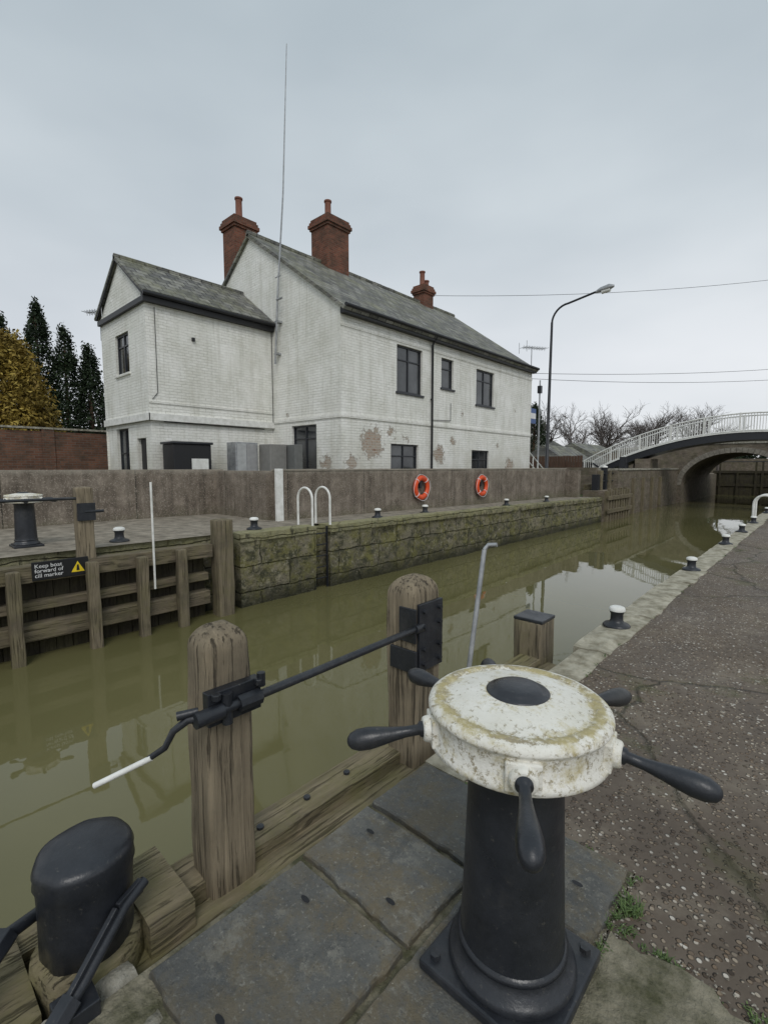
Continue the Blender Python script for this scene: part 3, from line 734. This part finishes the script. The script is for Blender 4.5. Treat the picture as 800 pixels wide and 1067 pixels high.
slab(b,[(WX+.22,WY0-.12,WE+.05),(WX+.22,Y0-.01,WE+.05),(WXR,Y0-.01,WR+.10),(WXR,WY0-.12,WR+.10)],.08,SL)
slab(b,[(WB-.22,WY0-.12,WE+.05),(WB-.22,Y0-.01,WE+.05),(WXR,Y0-.01,WR+.10),(WXR,WY0-.12,WR+.10)],.08,SL)
b.tube([(WXR,WY0-.12,WR+.08),(WXR,Y0-.01,WR+.08)],.09,SL,10)
b.done('wing_roof',H)
b=M(); b.box(WX+.01,WY0-.10,WE-.22,WX+.15,Y0-.02,WE-.03,FS); b.box(WB,WY0-.10,WE-.22,WX+.01,WY0-.01,WE-.08,FS)
b.tube([(WX+.21,WY0-.12,WE-.02),(WX+.21,Y0-.03,WE-.02)],.055,FS,10)
b.beam((WX+.1,WY0-.09,WE-.02),(WXR,WY0-.09,WR+.0),.04,.05,FS); b.beam((WB-.1,WY0-.09,WE-.02),(WXR,WY0-.09,WR+.0),.04,.05,FS)
b.tube([(-13.95,Y0-.06,WE-.05),(-13.95,Y0-.06,3.0)],.012,FS,6)
b.tube([(WX+.02,WY0+.25,WE-.3),(WX+.02,WY0+.25,3.6),(WX+.02,WY0+.1,3.4)],.009,FS,6)
b.done('wing_fascia',H)
def chim(x,y,z0,z1,wx,wy,pots,name):
    m=M(); m.box(x-wx/2,y-wy/2,z0,x+wx/2,y+wy/2,z1-.42,RB)
    for k,(e_,h0,h1) in enumerate([(.05,.42,.33),(.10,.33,.20),(.06,.20,.10),(.02,.10,.0)]):
        m.box(x-wx/2-e_,y-wy/2-e_,z1-h0,x+wx/2+e_,y+wy/2+e_,z1-h1,RB)
    m.box(x-wx/2-.03,y-wy/2-.03,z0,x+wx/2+.03,y+wy/2+.03,z0+.12,FS)
    for (dx,dy,h) in pots: m.lathe((x+dx,y+dy,z1),[(.16,0),(.15,.06),(.125,.1),(.12,h-.08),(.15,h-.06),(.15,h),(.11,h),(.10,h-.2)],POT,20)
    m.done(name,H,.006)
chim(-16.95,10.35,7.4,10.75,.85,.9,[(0,0,.85)],'chimney_a')
chim(XR,13.35,8.9,11.25,1.0,1.1,[(0,-.1,.75)],'chimney_b')
chim(XR,19.4,8.9,10.35,.65,.75,[(-.0,-.1,.7),(.0,.22,.35)],'chimney_c')
def aerial(p,ang,name,sc=1.0):
    m=M(); p=Vector(p); d=Vector((math.cos(ang),math.sin(ang),.05)); s=Vector((-math.sin(ang),math.cos(ang),0))
    m.tube([p,p+Vector((0,0,1.2*sc))],.02,GM,6); c=p+Vector((0,0,1.15*sc)); m.tube([c-d*.5*sc,c+d*.8*sc],.014,GM,6)
    for i in range(9):
        q_=c-d*.45*sc+d*(1.2*sc*i/8); m.tube([q_-s*.24*sc,q_+s*.24*sc],.010,GM,5); m.tube([q_-Vector((0,0,.1)),q_+Vector((0,0,.1))],.008,GM,5)
    m.tube([c-d*.5*sc+Vector((0,0,-.25))-s*.25,c-d*.5*sc+Vector((0,0,.25))-s*.25],.012,GM,5); m.tube([c-d*.5*sc+Vector((0,0,-.25))+s*.25,c-d*.5*sc+Vector((0,0,.25))+s*.25],.012,GM,5)
    m.done(name,H)
aerial((HX-.1,Y1+.1,5.9),R(70),'tv_aerial_a',1.1); aerial((-17.6,5.6,5.6),R(200),'tv_aerial_b',.8)
m_=M(); m_.tube([(-13.62,9.52,4.9),(-13.42,9.52,7.0),(-13.0,9.5,10),(-12.62,9.45,14.05)],[.035,.03,.024,.012],GM,8)
m_.box(-13.65,9.5,5.2,-13.5,9.68,5.26,GM); m_.box(-13.6,9.5,6.2,-13.4,9.68,6.26,GM); m_.tube([(-13.5,9.5,7.6),(-13.2,9.5,7.6)],.015,GM,6); m_.tube([(-13.45,9.5,6.9),(-13.15,9.5,6.9)],.03,GM,6)
m_.done('radio_mast',None)

e=empty('oil_tank_cabinet',(-13.4,6.3,.2)); b=M(); b.box(-13.9,5.85,.25,-13.2,6.95,2.15,FS); b.box(-13.95,5.8,2.15,-13.15,7.0,2.22,DK); b.done('body',e,.02)
b=M(); b.box(-13.19,6.35,1.45,-13.185,6.85,1.75,WH); b.done('label',e)
e=empty('meter_cabinet',(-13,8,.2)); b=M(); b.box(-13.3,7.5,.25,-12.8,8.25,2.25,GM); b.box(-12.8,7.55,.3,-12.785,7.85,2.2,plain('door_grey',(.45,.46,.46),.5)); b.box(-12.8,7.87,.3,-12.785,8.2,2.2,plain('door_grey2',(.36,.36,.36),.5)); b.done('body',e,.01)
e=empty('meter_cabinet',(-12.6,9,.2)); b=M(); b.box(-12.9,8.35,.25,-12.3,8.95,2.2,plain('cab_a',(.24,.235,.22),.6)); b.box(-12.5,9.0,.25,-11.95,9.3,2.2,plain('cab_b',(.16,.165,.16),.6)); b.done('body',e,.02)

b=M(); b.box(-18.7,-8,.1,-18.5,12,2.65,FB_)
y=-8
while y<12: b.box(-18.74,y,.1,-18.46,y+.34,2.72,FB_); y+=2.4
y=-8
while y<12: b.box(-18.76,y+.005,2.72,-18.44,y+.595,2.78,CON); y+=.6
b.done('garden_brick_wall')

# ---------------------------------------------------------------- trees
def leaf(m_v,m_f,p,s):
    d=Vector((random.gauss(0,1),random.gauss(0,1),random.gauss(0,1))).normalized(); e_=d.orthogonal().normalized(); f_=d.cross(e_)
    a=random.random()*6.28; u=(e_*math.cos(a)+f_*math.sin(a))*s; v=(f_*math.cos(a)-e_*math.sin(a))*s*.45
    o=len(m_v); m_v+= [p-u,p+v,p+u,p-v]; m_f.append((o,o+1,o+2,o+3))
def conifer(x,y,z0,z1,rad,n,mat,name,pw=.8):
    e=empty(name,(x,y,z0)); m=M(); m.tube([(x,y,z0),(x,y,z0+(z1-z0)*.5),(x,y,z1-.3)],[.16,.1,.02],WF,8)
    for i in range(26):
        zz=z0+.6+(z1-z0-1)*i/26; a=random.random()*6.28; r=rad*(1-(zz-z0)/(z1-z0))*.8; m.tube([(x,y,zz),(x+r*math.cos(a),y+r*math.sin(a),zz+.35)],[.03,.008],WF,5)
    m.done('trunk',e)
    vs=[];fs=[];cl=[]
    for i in range(int(n/40)):
        t=random.random()**1.15; a=random.random()*6.28
        prof=rad*((1-t)**pw)*(min(1,.55+t*3))
        r=prof*(.5+.55*random.random()); cl.append((Vector((x+r*math.cos(a),y+r*math.sin(a),z0+.3+(z1-z0-.3)*t)),.12+.20*(1-t),t,a))
    for (c,sp,t,a) in cl:
        for k in range(40):
            p=c+Vector((random.gauss(0,sp*.6),random.gauss(0,sp*.6),random.gauss(0,sp*1.3)))+Vector((math.cos(a)*.1,math.sin(a)*.1,.25*random.random()))
            leaf(vs,fs,p,.05+.05*random.random())
    m=M(); m.add(vs,fs,mat); m.done('foliage',e)
GD=mat_foliage('dark_conifer',(.014,.024,.012),(.026,.045,.018),(.045,.065,.03))
GY=mat_foliage('golden_conifer',(.16,.11,.025),(.36,.255,.05),(.52,.40,.10))
conifer(-28.6,6.25,.2,9.2,1.25,15000,GD,'conifer_tree',.75)
conifer(-27.9,7.2,.2,8.0,1.15,12000,GD,'conifer_tree',.75)
conifer(-27.4,8.1,.2,7.2,1.1,11000,GD,'conifer_tree',.75)
conifer(-29.8,5.0,.2,8.5,1.2,9000,GD,'conifer_tree',.75)
conifer(-22.0,3.75,.2,5.95,1.65,36000,GY,'golden_conifer_tree',.38)
BR=plain('bare_bark',(.12,.10,.09),.9)
def branch(m,p,d,L,r,lv):
    if lv==0: return
    q_=p+d*L*.55+Vector((random.gauss(0,.04),random.gauss(0,.04),.02))*L; e_=q_+(d+Vector((random.gauss(0,.2),random.gauss(0,.2),.12))).normalized()*L*.45
    m.tube([p,q_,e_],[r,r*.8,r*.55],BR,3 if lv<4 else 6,cap=False)
    k=4
    for i in range(k):
        nd_=(d+Vector((random.gauss(0,.6),random.gauss(0,.6),random.gauss(.1,.3)))).normalized()
        st=q_ if i%2 else e_
        branch(m,st,nd_,L*random.uniform(.6,.8),max(r*.56,.011),lv-1)
def bare(x,y,z,h,name='bare_tree',lv=6):
    m=M(); branch(m,Vector((x,y,z)),Vector((0,0,1)),h*.28,h*.018,lv); m.done(name)
for (x,y,hh) in [(-27,50,11),(-24,54,11.5),(-20,52,10),(-21,62,12.5),(-15.5,60,11),(-30,46,9),(-12,66,11),(-17,70,12),(-14,56,9),(-18,57,10),(-10,72,11),(-23,47,8.5),(-5,80,9),(0,85,9)]: bare(x,y,0,hh)
bare(-31.5,12.5,.2,8.5)
bare(-33,10.5,.2,8)
conifer(-17.6,37,.2,6.2,1.3,8000,GD,'conifer_tree',.6)
vs=[];fs=[]
for i in range(11000):
    y=random.uniform(40,110); x=-34+random.gauss(0,3)+(y-40)*.12
    leaf(vs,fs,Vector((x,y,random.uniform(0,1)**.7*3.4+.6*math.sin(y*.7))),.3)
for i in range(14000):
    x=random.uniform(-14,30); y=86+random.gauss(0,1.5)
    leaf(vs,fs,Vector((x,y,-1+random.uniform(0,1)**.7*(5.2+.8*math.sin(x*.8)))),.3)
m=M(); m.add(vs,fs,GD); m.done('distant_hedge')
vs=[];fs=[]
for i in range(14000):
    x=random.uniform(-60,-20); y=13+random.gauss(0,1.0)+abs(x+19)*.1
    leaf(vs,fs,Vector((x,y,random.uniform(0,1)**.7*(4.8+.6*math.sin(x*1.7)))),.2)
m=M(); m.add(vs,fs,mat_foliage('garden_hedge_leaves',(.03,.03,.018),(.05,.05,.03),(.08,.07,.045))); m.done('garden_hedge')

# ---------------------------------------------------------------- street lamp
lx,ly=-9.95,22.35
e=empty('street_lamp',(lx,ly,.05)); b=M()
b.tube([(lx,ly,0),(lx,ly,1.4),(lx,ly,1.45),(lx+.05,ly,8.25)],[.11,.11,.08,.055],DK,12)
pts=[]
for k in range(9):
    t=R(90*k/8); pts.append((lx+.05+.75*(1-math.cos(t)),ly,8.2+.75*math.sin(t)))
pts.append((lx+2.1,ly,9.18)); b.tube(pts,.046,DK,10); b.done('column',e)
b=M(); 
b.tube([(lx+2.0,ly,9.16),(lx+2.2,ly,9.2),(lx+2.55,ly,9.24),(lx+2.75,ly,9.24)],[.05,.11,.13,.05],GM,14); b.tube([(lx+2.25,ly,9.10),(lx+2.6,ly,9.13)],[.09,.09],WH,12); b.done('lantern',e)
b=M()
def wire(p0,p1,sag):
    pts=[]
    for k in range(17):
        t=k/16; p=Vector(p0).lerp(Vector(p1),t); p.z-=sag*4*t*(1-t); pts.append(p)
    b.tube(pts,.011,DK,5)
wire((XR,19.4,9.95),(1,40,13.0),.5); wire((HX,Y1,5.95),(1,42,8.0),.3); wire((HX,Y1,5.7),(1,42,7.3),.35)
b.done('overhead_cable')

# ---------------------------------------------------------------- far end
b=M(); b.box(-9.0,24.6,-2.6,-8.0,27.5,.35,DB); b.box(-9.3,27.5,-2.6,-8.25,41.5,1.35,DB); b.box(-9.9,23.85,-.1,-9.0,24.2,1.35,CW); b.box(-16,27.3,0,-9.3,27.6,1.5,DB)
b.box(-9.36,27.5,1.35,-8.2,41.5,1.45,CON); b.done('retaining_wall')
b=M()
for i in range(9): b.box(-8.0,24.7+i*.42,-2.4,-7.82,24.7+i*.42+.2,.35+.1*(i%2),WGZ)
b.box(-7.82,24.6,-.1,-7.74,28.5,.1,WG); b.box(-7.82,24.6,-.75,-7.74,28.5,-.55,WG)
for y in (30,32,34,36): b.box(-8.25,y,-2.4,-8.1,y+.25,.9,WGZ)
b.done('timber_fendering',bevel=.01)
e=empty('upper_lock_gate',(-8.3,26,0)); b=M(); b.box(-9.2,25.2,.35,-8.9,31,.65,WG); b.done('balance_beam',e,.02)
b=M()
for y in (25.5,26.8,28.0): b.post(-8.5,y,.3,1.35,.22,.22,WGZ,.03)
b.tube([(-8.5,25.5,1.2),(-8.5,28,1.2)],.03,DK,8); b.tube([(-8.5,25.5,.8),(-8.5,28,.8)],.03,DK,8); b.done('rail',e)
b=M(); b.box(-8.7,26.2,.35,-8.45,26.45,1.5,DK); b.lathe((-8.57,26.32,1.5),[(.15,0),(.15,.06),(.05,.1),(0,.12)],WH,16)
b.box(-8.7,24.9,.35,-8.4,25.2,1.15,DK); b.box(-8.72,29.2,1.3,-8.4,29.5,2.1,DK); b.done('paddle_gear',e)
# gates beyond the bridge
e=empty('lock_gate',(-4.75,57,0)); b=M()
for i in range(17): b.box(-8.2+.41*i,57,-2.2,-8.2+.41*i+.40,57.1,1.0,WDK)
b.box(-8.3,56.9,.95,-1.2,57.15,1.2,WDK); b.box(-8.3,56.92,-.3,-1.2,56.99,-.05,WDK)
for x in (-7.8,-6.4,-5,-4.5,-3.1,-1.8): b.box(x,56.88,-2,x+.16,56.93,2.1 if x in(-5,-4.5,-7.8,-1.8) else 1.1,WDK)
b.tube([(-8,56.9,2.05),(-1.6,56.9,2.05)],.04,DK,6)
b.done('leaves',e)
b=M(); b.box(-9.4,52,-2.6,-8.0,86,.9,DB); b.box(-1.5,52,-2.6,-.3,86,.7,DB); b.box(-12,76,-2,6,78,2.6,DB); b.done('approach_wall')

FB=empty('footbridge',(-5,36,0))
def zd(x): return 3.55-.030*(x+3.5)**2 if x<6 else 1.0
xsb=[-13.0+.45*i for i in range(41)]
for side,yy in (('near',35.6),('far',37.4)):
    b=M()
    b.tube([(x,yy,zd(x)+1.15) for x in xsb],.045,WH,8); b.tube([(x,yy,zd(x)+.14) for x in xsb],.035,WH,8)
    x=-13.0
    while x<4.9:
        b.box(x-.014,yy-.014,zd(x)+.12,x+.014,yy+.014,zd(x)+1.15,WH); x+=.14
    for x in xsb[::4]: b.box(x-.04,yy-.04,zd(x)-.1,x+.04,yy+.04,zd(x)+1.2,WH)
    b.done('railing_'+side,FB)
b=M()
vs=[];fs=[]
for x in xsb: 
    for yy in (35.5,37.5): vs+=[(x,yy,zd(x)+.05),(x,yy,zd(x)-.42)]
for i in range(len(xsb)-1):
    a=4*i; c=4*(i+1)
    fs+=[(a,c,c+1,a+1),(a+2,a+3,c+3,c+2),(a,a+2,c+2,c),(a+1,c+1,c+3,a+3)]
b.add(vs,fs,DK)
vs=[];fs=[]
for x in xsb: vs+=[(x,35.44,zd(x)+.10),(x,35.44,zd(x)+.02),(x,35.52,zd(x)+.10)]
for i in range(len(xsb)-1):
    a=3*i; c=a+3; fs+=[(a,c,c+1,a+1),(a,a+2,c+2,c)]
b.add(vs,fs,WH)
b.done('deck_girder',FB)
b=M(); b.box(-9.6,35.4,-.1,-8.7,37.6,zd(-9.2)-.5,DB); b.box(-1.3,35.4,-.1,-.4,37.6,zd(-1)-.5,DB); b.done('piers',FB,.02)
b=M()
for i in range(9): b.box(-13.8-.28*i,35.7,.6+.12*(8-i),-13.5-.28*i,37.3,.65+.12*(8-i),DK)
b.beam((-12,35.6,.1),(-9.8,35.6,2.3),.1,.12,DK); b.beam((-12.4,35.6,1.8),(-9.9,35.6,.1),.1,.12,DK)
for x in (-12.6,-11.4,-10.2): b.box(x,35.55,0,x+.14,35.7,zd(x)-.4,DK); b.box(x,37.3,0,x+.14,37.45,zd(x)-.4,DK)
b.done('trestle',FB)

RBm=empty('road_bridge',(-5,43,0)); b=M()
cx0=-4.75; hw=3.25; zs=.2; ch=2.35; yb0=41.5; yb1=52
def za(x): 
    t=(x-cx0)/hw
    return zs+ch*math.sqrt(max(0,1-t*t)) if abs(t)<1 else -2.0
xx=[-24+.5*i for i in range(31)]; xx=[x for x in xx if x<cx0-hw]+[cx0-hw+2*hw*(1-math.cos(math.pi*i/32))/2 for i in range(33)]+[cx0+hw+.5+i for i in range(12)]
def ztop(x): return 3.35-.012*(x-cx0)**2*.5
for i in range(len(xx)-1):
    a,c=xx[i],xx[i+1]; mid=(a+c)/2; ins=abs(mid-cx0)<hw
    z0a=za(a) if ins else -2; z0c=za(c) if ins else -2
    if ins:
        if abs(a-cx0)>=hw-1e-6: z0a=zs
        if abs(c-cx0)>=hw-1e-6: z0c=zs
        b.add([(a,yb0,z0a),(c,yb0,z0c),(c,yb1,z0c),(a,yb1,z0a)],[(0,1,2,3)],DB)
    b.add([(a,yb0,z0a),(c,yb0,z0c),(c,yb0,ztop(c)),(a,yb0,ztop(a))],[(0,1,2,3)],DB)
    b.add([(a,yb1,z0a),(c,yb1,z0c),(c,yb1,ztop(c)),(a,yb1,ztop(a))],[(0,1,2,3)],DB)
    b.add([(a,yb0-.06,ztop(a)),(c,yb0-.06,ztop(c)),(c,yb1,ztop(c)),(a,yb1,ztop(a))],[(0,1,2,3)],CON)
    b.add([(a,yb0-.06,ztop(a)),(c,yb0-.06,ztop(c)),(c,yb0-.06,ztop(c)-.18),(a,yb0-.06,ztop(a)-.18)],[(0,1,2,3)],CON)
for sx in (-1,1): b.add([(cx0+sx*hw,yb0,-2),(cx0+sx*hw,yb1,-2),(cx0+sx*hw,yb1,zs),(cx0+sx*hw,yb0,zs)],[(0,1,2,3)],DB)
b.done('brick_body',RBm)
b=M()
ARC=simple('arch_stone',(.16,.145,.12),(.30,.275,.23),5,.9,.6,.012)
for i in range(32):
    t0=math.pi*i/32; t1=math.pi*(i+.92)/32
    def P(t,k): return (cx0-(hw+k)*math.cos(t),0,zs+(ch+k)*math.sin(t))
    a=P(t0,0);c=P(t1,0);d=P(t1,.35);f=P(t0,.35)
    b.add([(p[0],yb0-.04,p[2]) for p in (a,c,d,f)],[(0,1,2,3)],ARC); b.add([(a[0],yb0-.04,a[2]),(c[0],yb0-.04,c[2]),(c[0],yb0,c[2]),(a[0],yb0,a[2])],[(0,1,2,3)],ARC)
b.done('arch_ring',RBm)

def smallhouse(x0,y0,x1,y1,ze,zr,mat,name):
    e=empty(name,((x0+x1)/2,(y0+y1)/2,0)); m=M(); m.box(x0,y0,0,x1,y1,ze,mat); m.done('walls',e)
    m=M(); xm=(x0+x1)/2
    m.add([(x0-.3,y0-.2,ze-.1),(xm,y0-.2,zr),(x1+.3,y0-.2,ze-.1),(x0-.3,y1+.2,ze-.1),(xm,y1+.2,zr),(x1+.3,y1+.2,ze-.1)],[(0,1,4,3),(1,2,5,4),(0,2,1),(3,4,5),(0,3,5,2)],SL); m.done('roof',e)
    m=M()
    for k in range(3):
        yy=y0+1+(y1-y0-2)*k/2.2; m.box(x1,yy,1.0,x1+.03,yy+1,2.1,GL)
    for k in range(2):
        xx_=x0+.8+(x1-x0-2.6)*k; m.box(xx_,y0-.03,1.0,xx_+1,y0,2.1,GL)
    m.done('windows',e)
smallhouse(-28,44,-20,54,2.6,4.9,FB_,'brick_house')
smallhouse(-19,41,-13.2,48,2.0,3.6,FB_,'brick_house')
smallhouse(-16.5,33,-13.4,38,2.0,3.1,FB_,'brick_shed')
b=M(); 
b.tube([(-11.2,22.4,2.6),(-11.2,25.2,1.2)],.035,WH,6); b.tube([(-11.2,22.4,2.1),(-11.2,25.2,.7)],.03,WH,6)
for k in range(6): b.tube([(-11.2,22.4+.56*k,1.3-.2*k),(-11.2,22.4+.56*k,2.6-.28*k)],.028,WH,6)
b.box(-12.2,22.3,.1,-11.1,23.0,1.5,DB)
for k in range(6): b.box(-12.2,23.0+.35*k,.1,-11.1,23.35+.35*k,1.4-.22*k,CON)
b.done('external_stair')
e=empty('for_sale_sign',(-12.0,24.5,0)); b=M(); b.box(-12.03,24.5,0,-11.97,24.56,4.9,WH); b.box(-12.05,24.57,3.9,-12.0,25.4,4.7,plain('sign_blue',(.06,.12,.3),.5)); b.box(-11.99,24.6,4.15,-11.985,25.36,4.45,SGW); b.done('board',e)
b=M(); b.tube([(-12,25.8,0),(-12,25.8,6.3)],[.06,.04],GM,8); b.box(-12.1,25.7,5.6,-11.9,25.9,6.0,DK); b.done('signal_pole')
b=M(); 
for k in range(40): b.box(-17.5+.17*k,29,0,-17.5+.17*k+.15,29.03,2.2+random.uniform(-.02,.02),WF)
b.done('timber_fence')

t=NT('weed_green'); gg=t.n('ShaderNodeNewGeometry'); WD=t.out(t.ramp(gg.outputs['Random Per Island'],[(0,(.04,.075,.015)),(1,(.11,.17,.045))]),.6)
vs=[];fs=[]
def tuft(x,y,z,n,hh,sp):
    for i in range(n):
        a=random.random()*6.28; r=random.random()*sp; p=Vector((x+r*math.cos(a),y+r*math.sin(a),z)); b_=random.random()*6.28; d=Vector((math.cos(b_),math.sin(b_),0)); s=Vector((-d.y,d.x,0))*.0022; L=hh*random.uniform(.4,1)
        o=len(vs); vs.extend([p-s,p+s,p+d*L*.5+Vector((0,0,L*.6))+s*.8,p+d*L*.5+Vector((0,0,L*.6))-s*.8,p+d*L*1.2+Vector((0,0,L*.7))]); fs.extend([(o,o+1,o+2,o+3),(o+3,o+2,o+4)])
for i in range(30):
    if i<14: x,y=-.425+random.gauss(0,.008),random.uniform(1.2,1.85)
    else: x,y=random.uniform(-.42,.1),1.555+random.gauss(0,.015)
    tuft(x,y,0.004,16,random.uniform(.006,.025),.015)
for i in range(7): tuft(-.40+random.gauss(0,.03),1.60+random.gauss(0,.05),0,30,.035,.03)
for i in range(14): tuft(random.uniform(-1.2,-.5),1.842,0,10,.012,.015)
for i in range(40): tuft(-1.19+random.gauss(0,.012),random.uniform(2,20),0.005,12,.02,.03)
for i in range(30): tuft(-9.56+random.gauss(0,.02),random.uniform(7,23),zq(15)-.03,14,.09,.06)
for i in range(26): tuft(-8.3+random.gauss(0,.15),random.uniform(5,23),zq(12),10,.05,.05)
m=M(); m.add(vs,fs,WD); m.done('weeds')

# ---------------------------------------------------------------- world, sun, camera
wd=bpy.data.worlds.new('World'); S.world=wd; wd.use_nodes=True; nt=wd.node_tree
bg=nt.nodes['Background']
sky=nt.nodes.new('ShaderNodeTexSky'); sky.sky_type='NISHITA'; sky.sun_disc=False; sky.sun_elevation=R(46); sky.sun_rotation=R(129)
tc=nt.nodes.new('ShaderNodeTexCoord'); sp=nt.nodes.new('ShaderNodeSeparateXYZ'); nt.links.new(tc.outputs['Generated'],sp.inputs[0])
rp=nt.nodes.new('ShaderNodeValToRGB'); nt.links.new(sp.outputs[2],rp.inputs[0])
el=rp.color_ramp.elements; el[0].position=0; el[0].color=(6.7,6.8,7.0,1); el[1].position=.75; el[1].color=(3.8,4.4,4.75,1)
k=el.new(.18); k.color=(6.1,6.3,6.55,1); k=el.new(.4); k.color=(4.9,5.35,5.65,1)
mp=nt.nodes.new('ShaderNodeMapping'); mp.inputs['Scale'].default_value=(1,1,2.6); nt.links.new(tc.outputs['Generated'],mp.inputs[0])
nz=nt.nodes.new('ShaderNodeTexNoise'); nz.inputs['Scale'].default_value=1.6; nz.inputs['Detail'].default_value=4; nz.inputs['Roughness'].default_value=.45; nt.links.new(mp.outputs[0],nz.inputs['Vector'])
r2=nt.nodes.new('ShaderNodeValToRGB'); nt.links.new(nz.outputs['Fac'],r2.inputs[0]); r2.color_ramp.elements[0].position=.3; r2.color_ramp.elements[0].color=(.83,.85,.87,1); r2.color_ramp.elements[1].position=.7; r2.color_ramp.elements[1].color=(1.12,1.11,1.10,1)
mu=nt.nodes.new('ShaderNodeMix'); mu.data_type='RGBA'; mu.blend_type='MULTIPLY'; mu.inputs[0].default_value=1; nt.links.new(rp.outputs[0],mu.inputs[6]); nt.links.new(r2.outputs[0],mu.inputs[7])
mx=nt.nodes.new('ShaderNodeMix'); mx.data_type='RGBA'; mx.inputs[0].default_value=.93; nt.links.new(sky.outputs[0],mx.inputs[6]); nt.links.new(mu.outputs[2],mx.inputs[7])
nt.links.new(mx.outputs[2],bg.inputs[0]); bg.inputs[1].default_value=.124
L=bpy.data.lights.new('sun','SUN'); L.energy=1.3; L.angle=R(25); L.color=(1,.97,.93); lo=bpy.data.objects.new('sun',L); S.collection.objects.link(lo)
sd=Vector((.55,-.45,.75)); lo.rotation_euler=sd.to_track_quat('Z','Y').to_euler(); lo.location=(5,-5,20)

cam=bpy.data.cameras.new('camera'); co=bpy.data.objects.new('camera',cam); S.collection.objects.link(co)
cam.sensor_fit='VERTICAL'; cam.sensor_height=36; cam.lens=500/1067*36; cam.clip_end=3000; cam.clip_start=.02
co.location=(0,0,1.5); co.rotation_euler=(R(90-5.3),0,R(42.6)); S.camera=co
S.view_settings.view_transform='Standard'; S.view_settings.look='None'; S.view_settings.exposure=0
